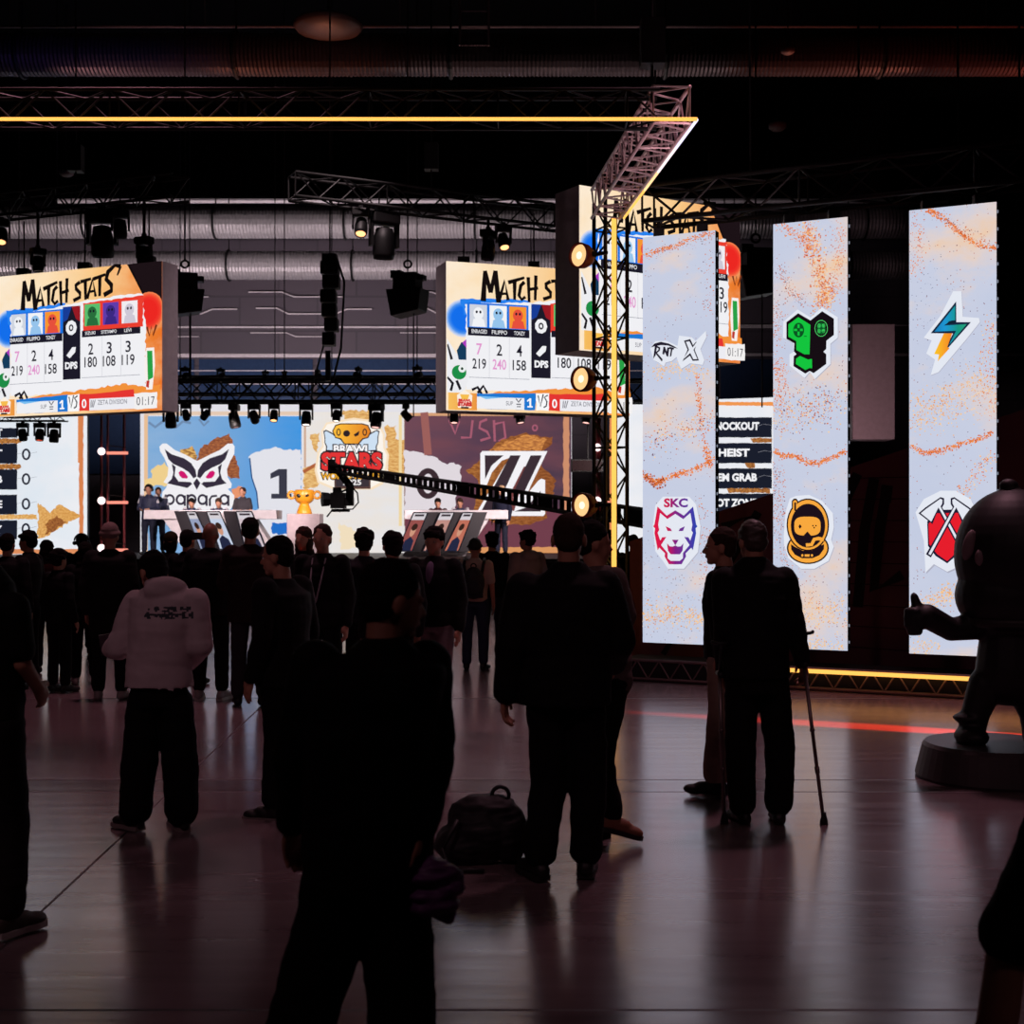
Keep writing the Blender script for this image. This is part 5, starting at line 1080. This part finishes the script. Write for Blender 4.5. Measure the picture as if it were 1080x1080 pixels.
# ------------------------------------------------------------------ people in the hall
BJ = pm('black_jacket', (17, 15, 17), .8, 0, .2, 20); BT = pm('black_trousers', (15, 14, 16), .85, 0, .2, 20)
NVJ = pm('navy_black_jacket', (18, 18, 28), .8, 0, .2, 20); GT = pm('grey_trousers', (70, 64, 70), .85, 0, .2, 20); BEI = pm('beige_trousers', (150, 128, 114), .85, 0, .2, 20)
HOOD = pm('off_white_hoodie', (206, 190, 194), .85, 0, .12, 14); LILAC = pm('lilac_shirt', (104, 84, 110), .8); CREAMT = pm('cream_shirt', (196, 176, 160), .85); JEAN = pm('blue_jeans', (52, 58, 80), .85, 0, .2, 20)
BRN = pm('dark_brown_jacket', (40, 28, 26), .85, 0, .2, 20); WSH = pm('white_shoe', (150, 140, 140), .6); WSO = pm('white_sole', (190, 182, 178), .6); TAN = pm('tan_shoe', (150, 96, 70), .6); LTR = pm('pale_trousers', (120, 100, 106), .85, 0, .2, 20)
BNE = pm('grey_beanie', (130, 108, 106), .9); GRC = pm('dark_grey_coat', (24, 21, 22), .85)
def lx(px, d, pc): return (px - pc) / F * d          # sideways offset of a photo column from the person's own column
def lz(py, d): return CZ + (HY - py) / F * d
def rot_l(x, y, z, yaw):
    "offset given in hall axes -> the person's own axes"
    a = math.radians(-yaw); return (x * math.cos(a) - y * math.sin(a), x * math.sin(a) + y * math.cos(a), z)
def loc_of(pc, d, yaw, h):
    s = h / 1.75
    def f(px, py, dy=0.0, dd=None):
        dd = d + dy; X = XA(px, dd) - XA(pc, d); q = rot_l(X, dy, ZA(py, dd), yaw); return tuple(v / s for v in q)
    return f
# A: the nearest man, walking away to the right
d = 3.9; f = loc_of(390, d, -28, 1.71)
A_ = person('man in black walking away, the nearest and largest figure, lower centre', 390, d, 1.71, -28,
    J={'pelvis': f(388, 868, .02), 'waist': f(390, 810), 'chest': f(394, 738), 'neck': f(404, 682), 'head': f(415, 632, .04), 'shl': f(333, 702, -.02), 'shr': f(450, 702, .1), 'ell': f(311, 800, .02), 'wrl': f(309, 868, .12), 'elr': f(458, 800, .06), 'wrr': f(445, 872, -.02),
       'hipl': f(360, 880), 'hipr': f(418, 880), 'knl': f(346, 985, .02), 'knr': f(420, 1000, .05), 'anl': f(296, 1150, -.02), 'anr': f(428, 1165, .08)},
    hair='short', head=(-32, 8), bulk=1.13, legw=1.5, hem=.74, fine=True, vox=.012, toe={'l': (-.1, 1, 0)})
# crumpled bag in his hand
def crumple(name, label, cat, c, r, mat, amp, R=None, vox=.008, flat=None, group=None):
    m = MB(); m.ball((0, 0, 0), r, R, 24, 16); me = remeshed(m, vox, 2, amp, 14, flat); o = link(name, me, None, True); me.materials.append(mat); o.location = c; return tag(o, label, cat)
crumple('crumpled_bag', 'small crumpled purple bag hanging from the nearest man\'s right hand', 'bag', P(458, 938, 3.86), (.085, .06, .10), pm('purple_bag', (110, 62, 120), .5, 0, .4, 20), .03, Matrix.Rotation(-.5, 3, 'Y'))
# B: the broad man seen from behind
d = 6.75; f = loc_of(596, d, 0, 1.84)
person('broad man with cropped hair and black jacket standing with his back turned, centre', 596, d, 1.84, 0,
    J={'neck': f(600, 598), 'head': f(600, 567, .02), 'chest': f(598, 645), 'waist': f(597, 690), 'pelvis': f(595, 722), 'shl': f(553, 622), 'shr': f(637, 622), 'ell': f(541, 680, -.06), 'wrl': f(534, 732, -.02), 'elr': f(652, 676, .02), 'wrr': f(646, 700, .26),
       'hipl': f(576, 735), 'hipr': f(617, 735), 'knl': f(579, 825), 'knr': f(621, 825), 'anl': f(568, 908, -.05), 'anr': f(618, 905)},
    hair='buzz', hairm=HAIR_B, bulk=1.30, arms=1.12, legw=1.22, hem=.84, fine=True, vox=.013, curl=(.9, .6), toe={'l': (-.45, 1, 0), 'r': (.1, 1, 0)}, head=(-6, 4), sole=pm('dark_sole', (30, 26, 26), .7))
# C: walking person half hidden behind him
d = 7.5; f = loc_of(640, d, -75, 1.76)
person('person in a grey-beige top walking right, half hidden behind the broad man', 640, d, 1.76, -75,
    J={'anl': f(632, 893, .12), 'knl': f(628, 815, .1), 'knr': f(634, 802, -.05), 'anr': f(646, 862, -.1), 'shr': f(648, 612, -.18), 'elr': f(660, 650, -.2), 'wrr': f(646, 690, -.22), 'head': f(627, 572, .03), 'neck': f(632, 602, .02)}, top=pm('grey_beige_top', (92, 78, 76), .85, 0, .2, 16), legs=BT, hair='short', hairm=HAIR_D, shoe=TAN, sole=pm('dark_sole', (30, 26, 26), .7), vox=.013, toe={'r': (0, 1, -.3)}, head=(0, 5), bulk=1.02)
# E: man on crutches and F beside him
d = 7.97; f = loc_of(795, d, 6, 1.8)
Eman = person('man in a black jacket and wide trousers leaning on two crutches, back turned', 795, d, 1.80, 6,
    J={'pelvis': f(797, 712, -.03), 'waist': f(797, 680, .0), 'chest': f(797, 630, .06), 'neck': f(795, 592, .1), 'head': f(793, 571, .14), 'shl': f(764, 612, .08), 'shr': f(827, 612, .08), 'ell': f(764, 665, .0), 'wrl': f(763, 708, .1), 'elr': f(838, 660, 0), 'wrr': f(846, 698, .1),
       'hipl': f(782, 720), 'hipr': f(815, 720), 'knl': f(781, 790), 'knr': f(823, 790), 'anl': f(783, 855, .02), 'anr': f(821, 855)},
    hair='short', hairm=pm('hair_grey_brown', (64, 50, 44), .5, 0, .3, 40), bulk=1.12, legw=1.22, hem=.86, fine=True, curl=(1.2, 1.2), head=(10, 14), toe={'l': (-.1, 1, 0)})
def crutch(label, a, b):
    o = thing('crutch', label, 'crutch', b, 'crutches of the man in the wide trousers'); a = Vector(a); b = Vector(b); d = (a - b).normalized(); M = pm('crutch_metal', (120, 104, 104), .35, .7)
    MB().tube(b + d * .03, a, .0115, n=10).tube(b + d * .3, b + d * .34, .015, n=10).tube(b + d * .55, b + d * .57, .015, n=10).build('shaft', M, o, True)
    MB().lathe(b, [(.026, 0), (.024, .02), (.015, .05), (.013, .07)], 14).build('rubber_tip', DARK_PLASTIC, o, True)
    m = MB(); m.tube(a + Vector((0, .07, .0)), a + Vector((0, -.05, 0)), .016, n=10); m.build('hand_grip', DARK_PLASTIC, o, True)
    MB().tube(a, a + d * .06 + Vector((0, -.09, .14)), .011, n=8).torus(a + d * .06 + Vector((0, -.04, .14)), .05, .011, Matrix.Rotation(.15, 3, 'X'), 18, 8, math.pi * 1.05, math.pi * 1.95).build('arm_cuff', DARK_PLASTIC, o, True)
def ground(px, py): d = CZ * F / (py - HY); return Vector((XA(px, d), d, 0))
crutch('grey metal crutch standing out to the right of the man in wide trousers', P(848, 700, 8.06), ground(869, 869))
crutch('grey metal crutch straight down on the left of the man in wide trousers', P(759, 711, 7.95), ground(764, 868))
d = 8.75; f = loc_of(766, d, 62, 1.77)
person('person in beige trousers, profile facing left, beside the man on crutches', 766, d, 1.77, 62,
    J={'head': f(759, 576, .03), 'neck': f(765, 602, .02), 'anr': f(758, 826, .1), 'anl': f(752, 826, -.05), 'knr': f(762, 745, .08), 'knl': f(760, 745, -.06), 'ell': f(757, 648, -.12), 'wrl': f(760, 690, -.2)}, legs=BEI, hair='short', hairm=HAIR_B, hem=.90, bulk=1.08, fine=True, head=(18, 2), eyes=True, legw=1.1, toe={'l': (0, 1, 0), 'r': (0, 1, 0)})
# H: leg of someone walking in at the lower right corner
d = 3.7; f = loc_of(1150, d, 80, 1.75)
person('person in black shorts stepping in at the lower right corner, mostly outside the frame', 1150, d, 1.75, 80,
    J={'hipl': f(1120, 880, -.1), 'knl': f(1063, 992, -.1), 'anl': f(1024, 1198, -.1), 'hipr': f(1150, 890, .1), 'knr': f(1140, 1020, .1), 'anr': f(1185, 1192, .1)}, legcut='shorts', hair='short', sole=WSO, fine=True, toe={'l': (0, 1, 0)})
# I: person cut by the left edge
d = 5.75; f = loc_of(-12, d, -35, 1.76)
person('person in black t-shirt cut off by the left edge, bare forearm showing', -12, d, 1.76, -35,
    J={'shr': f(15, 642, -.08), 'elr': f(24, 700, -.08), 'wrr': f(38, 722, .02), 'knr': f(10, 860, .05), 'anr': f(8, 966, .0), 'anl': f(-50, 965, .1), 'chest': f(-20, 650), 'neck': f(-28, 590), 'head': f(-30, 555), 'shl': f(-60, 640, .1), 'knl': f(-40, 860, .1), 'ell': f(-72, 700), 'wrl': f(-75, 740, .05)},
    sleeve='short', legs=pm('charcoal_trousers', (34, 31, 33), .85, 0, .2, 20), hair='short', fine=True, vox=.012, sole=WSO, shoe=pm('patterned_shoe', (62, 50, 44), .6, 0, .5, 30), toe={'r': (-.1, 1, 0)}, hem=.88, legw=1.15, curl=(.5, .9))
# J: white hoodie
d = 7.75; f = loc_of(170, d, 25, 1.7)
def hood_extra(root, Q, s, hd, child, Rh):
    jk = [c for c in COL.objects if c.parent == root and c.name.startswith('jacket')][0].data; jk.materials.append(pm('teal_print', (70, 78, 84), .85)); c = Q['chest']
    for p in jk.polygons:
        q = p.center - c
        if q.y < -.08 and abs(q.x) < .135 and .02 < q.z < .095 and noise.noise(Vector((q.x * 42, 0, q.z * 55))) > -.08: p.material_index = 1
Jp = person('man in an off-white hoodie and wide black trousers looking down at his phone, left', 170, d, 1.70, 25,
    J={'pelvis': f(168, 727), 'waist': f(168, 700), 'chest': f(172, 655), 'neck': f(172, 614, .02), 'head': f(161, 603, .07), 'shl': f(143, 636, .1), 'shr': f(205, 634, -.04), 'ell': f(126, 682, .08), 'wrl': f(118, 684, .3), 'elr': f(211, 680, -.04), 'wrr': f(196, 700, .18),
       'hipl': f(152, 740), 'hipr': f(186, 740), 'knl': f(147, 805), 'knr': f(190, 805), 'anl': f(142, 860, .02), 'anr': f(192, 861, .05)},
    top=HOOD, hair='short', bulk=1.16, arms=1.18, legw=1.5, hem=.88, hood=True, fine=True, head=(18, 24), toe={'l': (-.5, 1, 0), 'r': (-.1, 1, 0)}, extra=hood_extra, sole=pm('dim_sole', (120, 110, 108), .6), curl=(.9, .9))
o = thing('phone', 'phone held up by the man in the off-white hoodie', 'phone', P(111, 684, 8.13)); R = Matrix.Rotation(.5, 3, 'X') @ Matrix.Rotation(.3, 3, 'Z')
MB().box(P(112, 680, 8.13), (.075, .012, .15), R).build('case', DARK_PLASTIC, o, bevel=.004); MB().box(P(112, 680, 8.13) + R @ Vector((0, -.0065, 0)), (.068, .002, .14), R).build('display', pm('dim_display', (90, 80, 90), .2), o)
# K: profile facing left, dark jacket
d = 8.15; f = loc_of(298, d, 62, 1.73)
person('man in profile facing left in black jacket, just left of the nearest man', 298, d, 1.73, 62,
    J={'head': f(292, 586, .02), 'neck': f(299, 615, .0), 'anl': f(288, 852, -.06), 'anr': f(303, 850, .1), 'knl': f(292, 775, -.05), 'knr': f(300, 775, .08)}, hair='short', fine=True, head=(14, 6), eyes=True, bulk=1.14, hem=.82, sole=pm('dim_sole', (120, 110, 108), .6), legw=1.1)
# the standing crowd, further away
def crowd(label, px, foot, top_y, yaw=0, **k):
    d = CZ * F / (foot - HY); h = CZ + (HY - top_y) / F * d + .0; k.setdefault('vox', .017); 
    return person(label, px, d, h, yaw, **k)
ARMF = {'ell': (-.25, .02, 1.14), 'wrl': (-.12, .25, 1.12), 'elr': (.25, .02, 1.14), 'wrr': (.12, .25, 1.12)}
PH = {'ell': (-.24, .15, 1.22), 'wrl': (-.1, .33, 1.42), 'elr': (.24, .15, 1.22), 'wrr': (.1, .33, 1.42)}
crowd('person in a pale knitted beanie and long dark coat, white shoes, left of the hoodie', 116, 738, 553, 5, hair='beanie', hairm=BNE, top=GRC, hem=.62, bulk=1.18, shoe=WSH)
crowd('person with long dark hair right beside the pale beanie, in a black coat', 90, 722, 572, 10, hair='long', hem=.7, shoe=WSH)
crowd('bald man in black jacket with back turned, right of the white hoodie', 222, 738, 551, -3, J=ARMF, hair=None, skin=SKIN_B, bulk=1.16, sole=WSO, shoe=WSH, hem=.84)
crowd('man in a dark brown jacket and grey trousers, right of the bald man', 264, 744, 546, 4, hair='short', top=BRN, legs=pm('dim_grey_trousers', (46, 42, 48), .85), bulk=1.2, hem=.78, J=ARMF)
crowd('woman with long brown hair facing the camera, between the men in black left of centre', 320, 732, 556, 160, hair='long', hairm=HAIR_B, eyes=True, hem=.8)
crowd('young man facing the camera in a black jacket with a pale lanyard', 340, 764, 553, 168, hair='short', hairm=HAIR_B, eyes=True, bulk=1.1, extra=lambda root, Q, s, hd, child, Rh: setattr(MB().path([Q['neck'] + Vector((-.06, .09, -.02)), Q['chest'] + Vector((-.05, .165, 0)), Q['waist'] + Vector((0, .17, 0)), Q['chest'] + Vector((.05, .165, 0)), Q['neck'] + Vector((.06, .09, -.02))], .008).build('lanyard', pm('pale_lanyard', (150, 140, 150), .7), None), 'parent', root))
crowd('person with bushy dark hair, half hidden behind the nearest man, in a grey shirt', 384, 750, 559, 10, hair='bushy', top=pm('dark_grey_top', (40, 38, 44), .85))
crowd('person with dark fringe hair directly behind the head of the nearest man', 414, 780, 561, 20, hair='fringe', bulk=1.05)
crowd('young man with dark fringe, black jacket over lilac shirt, walking forward', 458, 770, 556, 165, hair='fringe', eyes=True, top=BJ, legs=LTR, shoe=pm('grey_shoe', (70, 60, 62), .6), sole=WSO, bulk=1.1, hem=.9,
      J={'knl': (-.10, .06, .5), 'anl': (-.09, .12, .085), 'anr': (.11, -.18, .11), 'knr': (.11, .03, .5)}, extra=lambda root, Q, s, hd, child, Rh: setattr(MB().ball(Q['chest'] + Vector((0, .10, .07)), (.04, .075, .11)).build('lilac_shirt', LILAC, None, True), 'parent', root))
def straps(root, Q, s, hd, child, Rh):
    m = MB()
    for q in (-1, 1): m.path([Q['chest'] + Vector((q * .10, -.13, -.02)), Q['chest'] + Vector((q * .12, -.11, .12)), Q['chest'] + Vector((q * .12, .0, .20))], .02)
    o = m.build('backpack_straps', DARK_PLASTIC, None, True); o.parent = root
bp = crowd('person in cream t-shirt and jeans wearing a black backpack, back turned', 501, 707, 569, -8, hair='beanie', hairm=DARK_PLASTIC, top=CREAMT, legs=JEAN, sleeve='short', hem=.92, extra=straps, vox=.016)
def backpack(name, label, c, s, rz=0):
    o = thing(name, label, 'backpack', c); R = Matrix.Rotation(rz, 3, 'Z'); m = MB()
    m.ball(c, (.15 * s, .09 * s, .22 * s), R, 20, 14); m.box(c + Vector((0, 0, -.08 * s)), (.26 * s, .14 * s, .24 * s), R)
    me = remeshed(m, .012, 4, .006); b = link('main_bag', me, o, True); me.materials.append(DARK_PLASTIC)
    m = MB(); m.ball(c + R @ Vector((0, -.085 * s, -.07 * s)), (.11 * s, .04 * s, .10 * s), R); m.build('front_pocket', pm('bag_black', (24, 22, 25), .7), o, True)
    MB().torus(c + Vector((0, 0, .225 * s)), .035 * s, .009 * s, R @ Matrix.Rotation(math.pi / 2, 3, 'X')).build('top_handle', DARK_PLASTIC, o, True); return o
d = CZ * F / (707 - HY); backpack('backpack', 'black backpack worn by the person in the cream t-shirt', Vector((XA(500, d), d - .215, 1.08)), .9)
crowd('person with dark curly hair in black, beyond the cream t-shirt', 519, 696, 562, 0, hair='bushy', legs=JEAN)
crowd('person in pale hooded top with dark hair, right of the black backpack', 556, 706, 560, 30, hair='bushy', top=pm('pale_grey_hoodie', (150, 138, 132), .85), hood=True, bulk=1.1, head=(30, 0))
crowd('person in a dark cap with long hair, left of the man filming with raised hands', 180, 712, 561, 12, hair='cap', hairm=pm('olive_cap', (60, 54, 34), .8))
crowd('person raising both hands to film the stage with a phone, left of the bald man', 198, 722, 559, -20, hair='short', J=PH)
q = Vector((XA(205, 14.5), 14.7, 1.66)); o = tag(MB().box(q, (.15, .012, .08)).build('phone', DARK_PLASTIC, None, bevel=.004), 'phone raised sideways by the person filming the stage', 'phone')
# far left group
crowd('person with short dark hair at the left edge, nearest of the far left group', 8, 728, 563, -5, hair='short', bulk=1.05)
crowd('person in profile facing left with thick dark hair and lit face, far left group', 30, 720, 560, 80, hair='fringe', eyes=True)
crowd('person with dark hair in a dark red top right of the lit profile, far left', 49, 709, 570, 40, hair='long', top=pm('dark_red_top', (60, 24, 28), .85))
crowd('camera operator with a headset standing in front of the orange and white screen edge', 86, 690, 563, 20, hair='short', extra=lambda root, Q, s, hd, child, Rh: setattr(MB().torus(hd(0, -.01, .02), .098 * s, .012 * s, Rh @ Matrix.Rotation(math.pi / 2, 3, 'X'), 20, 6, 0, math.pi).ball(hd(-.095, -.01, -.015), .03).ball(hd(.095, -.01, -.015), .03).build('headset', DARK_PLASTIC, None, True), 'parent', root))
crowd('short dark figure leaning between the white hoodie and the far left group', 62, 730, 580, -30, hair='bushy')
crowd('seated dark figure lit red beside the pale beanie', 74, 698, 600, 30, hair='short', skin=SKIN_B, top=pm('dark_red_top', (60, 24, 28), .85))
# crew by the tower
crowd('crew member with headset behind the truss tower, left of its orange strip', 640, 688, 560, 40, hair='bushy', top=pm('crew_black', (22, 20, 22), .8), J=ARMF)
crowd('crew member right of the orange strip, in front of the white screen', 668, 684, 564, -10, hair='short', J=ARMF)
# players and presenter on the stage
JER = pm('navy_jersey', (34, 38, 66), .7, 0, .2, 12); JW = pm('jersey_white', (200, 196, 204), .7)
def trimx(root, Q, s, hd, child, Rh):
    m = MB()
    for q in (-1, 1): m.rc(Q['sh' + ('l' if q < 0 else 'r')] + Vector((0, .0, .045)), .05, Q['sh' + ('l' if q < 0 else 'r')] * .6 + Q['el' + ('l' if q < 0 else 'r')] * .4 + Vector((q * .03, .02, 0)), .045)
    o = m.build('white_sleeve_stripe', JW, None, True); o.parent = root
def hs(root, Q, s, hd, child, Rh):
    MB().torus(hd(0, -.01, .02), .1 * s, .014 * s, Rh @ Matrix.Rotation(math.pi / 2, 3, 'X'), 20, 6, 0, math.pi).ball(hd(-.095, -.01, -.015), .035).ball(hd(.095, -.01, -.015), .035).build('headset', DARK_PLASTIC, None, True).parent = root
    trimx(root, Q, s, hd, child, Rh)
def stagep(label, px, d, top_y, yaw, **k):
    z0 = 1.0; h = CZ + (HY - top_y) / F * d - z0; k.setdefault('vox', .018); return person(label, px, d, h, yaw, z0=z0, **k)
stagep('navy jersey player with headset standing behind the left end of left desk', 157, 33.9, 511, 175, J=ARMF, top=JER, legs=pm('navy_trousers', (30, 32, 48), .8), hair='short', extra=hs, eyes=True)
stagep('navy jersey player without headset standing at the left desk', 167, 35.3, 514, 190, top=JER, legs=pm('navy_trousers', (30, 32, 48), .8), hair='short', hairm=HAIR_B, extra=trimx, eyes=True)
stagep('player in a dark t-shirt standing at the right end of the left desk', 256, 33.9, 514, 165, J=ARMF, top=pm('charcoal_tee', (56, 52, 58), .8), sleeve='short', hair='short', hairm=HAIR_B, eyes=True)
SEAT = {'pelvis': (0, 0, .62), 'waist': (0, .02, .76), 'chest': (0, .05, .96), 'neck': (0, .08, 1.155), 'head': (0, .15, 1.30), 'shl': (-.175, .06, 1.10), 'shr': (.175, .06, 1.10), 'ell': (-.24, .16, .88), 'elr': (.24, .16, .88), 'wrl': (-.12, .36, .98), 'wrr': (.12, .36, .98),
        'hipl': (-.09, .02, .60), 'hipr': (.09, .02, .60), 'knl': (-.11, .42, .56), 'knr': (.11, .42, .56), 'anl': (-.11, .42, .085), 'anr': (.11, .42, .085)}
def seated(label, px, d, yaw, lab, h=1.78, **k):
    person(label, px, d, h, yaw, J=SEAT, z0=1.0, vox=.018, hem=.56, head=(0, 25), **k)
    o = thing('player_chair', lab, 'chair', (XA(px, d), d + .05, 1.0), 'players\' chairs behind the desks'); X = XA(px, d); M = DARK_PLASTIC
    MB().box((X, d + .0, 1.43), (.44, .42, .07)).build('seat', M, o, bevel=.02); MB().box((X, d + .26, 1.75), (.42, .06, .6)).build('backrest', M, o, bevel=.02); MB().tube((X, d, 1.06), (X, d, 1.4), .03).build('column', BLACK_METAL, o)
    m = MB()
    for i in range(5): t = i * 1.2566; m.tube((X, d, 1.06), (X + .27 * math.cos(t), d + .27 * math.sin(t), 1.03), .02)
    m.build('foot_star', BLACK_METAL, o)
seated('dark-haired seated player bent over the left desk, near its left boards', 203, 34.1, 185, 'black player chair behind the left desk under the left seated player', top=JER, hair='short', extra=trimx)
seated('seated player bent over the left desk, nearer the middle of it', 232, 34.1, 178, 'black player chair behind the left desk under the right seated player', top=JER, hair='short', hairm=HAIR_B, extra=trimx)
seated('seated player in a dark red top at the left end of the right desk', 462, 34.1, 180, 'black player chair behind the right desk under the red-topped player', top=pm('dark_red_top', (60, 24, 28), .85), hair='short')
seated('seated player in a navy top with white marks at the right desk', 486, 34.1, 172, 'black player chair behind the right desk under the navy-topped player', top=JER, hair='short', hairm=HAIR_B, extra=trimx)
stagep('presenter in a dark suit standing at the right end of the right desk', 529, 33.6, 512, 150, top=pm('navy_suit', (26, 28, 46), .8), legs=pm('navy_trousers', (30, 32, 48), .8), hair='short', hairm=pm('hair_blond', (170, 140, 110), .5), hem=.8)
# bag on the floor beside the broad man
m = MB(); m.ball((0, 0, .17), (.20, .17, .19)); m.ball((.06, 0, .24), (.17, .14, .13)); m.ball((-.1, 0, .1), (.16, .17, .12)); m.ball((.14, 0, .15), (.12, .15, .16))
me = remeshed(m, .009, 3, .02, 8, .0); bc = ground(508, 908)
o = thing('backpack', 'black bag lying slumped on the floor between the nearest man and the broad man', 'backpack', (bc.x, bc.y, 0)); b = link('main_bag', me, None, True); me.materials.append(pm('bag_black', (24, 22, 25), .7)); b.parent = o
mm = MB(); mm.torus((.10, -.02, .355), .045, .011, Matrix.Rotation(math.pi / 2, 3, 'X')); mm.build('top_handle', DARK_PLASTIC, None, True).parent = o
mm = MB(); mm.path([(-.12, -.15, .25), (-.2, -.21, .12), (-.16, -.25, .02), (.02, -.26, .015)], .013); mm.build('strap', DARK_PLASTIC, None, True).parent = o

# ------------------------------------------------------------------ light and camera
def spot(name, loc, to, col, w, ang, blend=.6, size=.15):
    l = bpy.data.lights.new(name, 'SPOT'); l.color = lin(col); l.energy = w; l.spot_size = math.radians(ang); l.spot_blend = blend; l.shadow_soft_size = size
    o = bpy.data.objects.new(name, l); COL.objects.link(o); o.location = loc; o.rotation_euler = (Vector(to) - Vector(loc)).to_track_quat('-Z', 'Y').to_euler(); return o
def point(name, loc, col, w, size=.3):
    l = bpy.data.lights.new(name, 'POINT'); l.color = lin(col); l.energy = w; l.shadow_soft_size = size
    o = bpy.data.objects.new(name, l); COL.objects.link(o); o.location = loc; return o
# lamps behind the stage lighting the back wall and its ducts
for x, w_ in ((-14, 650), (-9.5, 650), (-5.5, 720), (-1.5, 560), (2, 260)): spot('back_wall_lamp', (x, 39.4, 6.0), (x + .3, 46.5, 10.6), (255, 236, 240), w_, 110)
# stage key lights
for x, t in ((-8.5, -8.4), (-6, -6.6), (-2, -4), (1, -1.4), (4, .4)): spot('stage_lamp', (x, 27.4, 3.9), (t, 33.6, 2.1), (255, 234, 230), 1900, 38)
# house lights over the hall
spot('house_lamp', (-5, -1, 9), (-2.8, 8, .8), (255, 196, 210), 300, 60, 1, .5); spot('house_lamp', (4, -1, 9), (3, 9, 0), (255, 196, 208), 160, 60, 1, .5)
spot('house_lamp', (-4, 14, 11), (-4, 12, 0), (255, 180, 198), 1200, 60, 1, .5); spot('house_lamp', (3.5, 12, 11), (2.5, 10, 0), (255, 184, 204), 1300, 60, 1, .5)
spot('added_screen_fill', (-3.0, 16.5, 12.6), (-3.2, 20.3, 4.6), (255, 226, 230), 2600, 34, .6, .2)  # added fill that brightens the side faces of the hanging screens
for x, c, w_ in ((-8, (110, 100, 255), 90), (-4.2, (255, 120, 80), 50), (7, (255, 90, 70), 60)): spot('added_duct_fill', (x, 22.5, 7.6), (x, 26, 10.9), c, w_, 70, 1, .1)  # added coloured fill on the front of the big duct
for x, c in ((-7, (255, 190, 190)), (-4, (255, 150, 110)), (-.5, (255, 215, 205)), (2.5, (255, 226, 222)), (6, (255, 150, 120)), (9.5, (255, 120, 90))): spot('added_underside_fill', (x, 27.4, 7.2), (x, 26.1, 10.6), c, 330, 60, 1, .1)  # added fill for the duct's lower edge, standing in for screen light
spot('added_truss_fill', (2.6, 10.6, 3.0), (1.5, 14, 5.6), (255, 214, 220), 260, 50, .8, .1)  # added fill under the truss, standing in for strip and screen glow
spot('added_red_streak', (9.5, 8.9, .6), (3.6, 11.55, 0), (255, 50, 16), 120000, 3.6, .7, .02); spot('added_red_wash', (8.5, 10.5, 4.5), (3.5, 12.8, 0), (255, 70, 36), 700, 26, 1, .1)  # unseen red spots, added to make the floor streak and its glow
spot('back_bay_lamp', (6.2, 27, 3), (9, 30.5, 5.0), (255, 214, 222), 260, 60)
w = bpy.data.worlds.new('dim_hall'); SC.world = w; w.use_nodes = True; w.node_tree.nodes['Background'].inputs[0].default_value = (.5, .42, .45, 1); w.node_tree.nodes['Background'].inputs[1].default_value = .01
cam = bpy.data.cameras.new('camera'); co = bpy.data.objects.new('camera', cam); COL.objects.link(co); SC.camera = co
co.location = (0, 0, CZ); co.rotation_euler = (math.pi / 2, 0, 0); cam.sensor_width = 36; cam.lens = 36 * F / 1080; cam.shift_y = (HY - 540) / 1080; cam.clip_end = 200; cam.clip_start = .05
cam.dof.use_dof = True; cam.dof.focus_distance = 11.5; cam.dof.aperture_fstop = 4.0
vs = SC.view_settings; vs.view_transform = 'Standard'; vs.look = 'None'; vs.exposure = 0.0; vs.gamma = 1.0; vs.use_curve_mapping = False
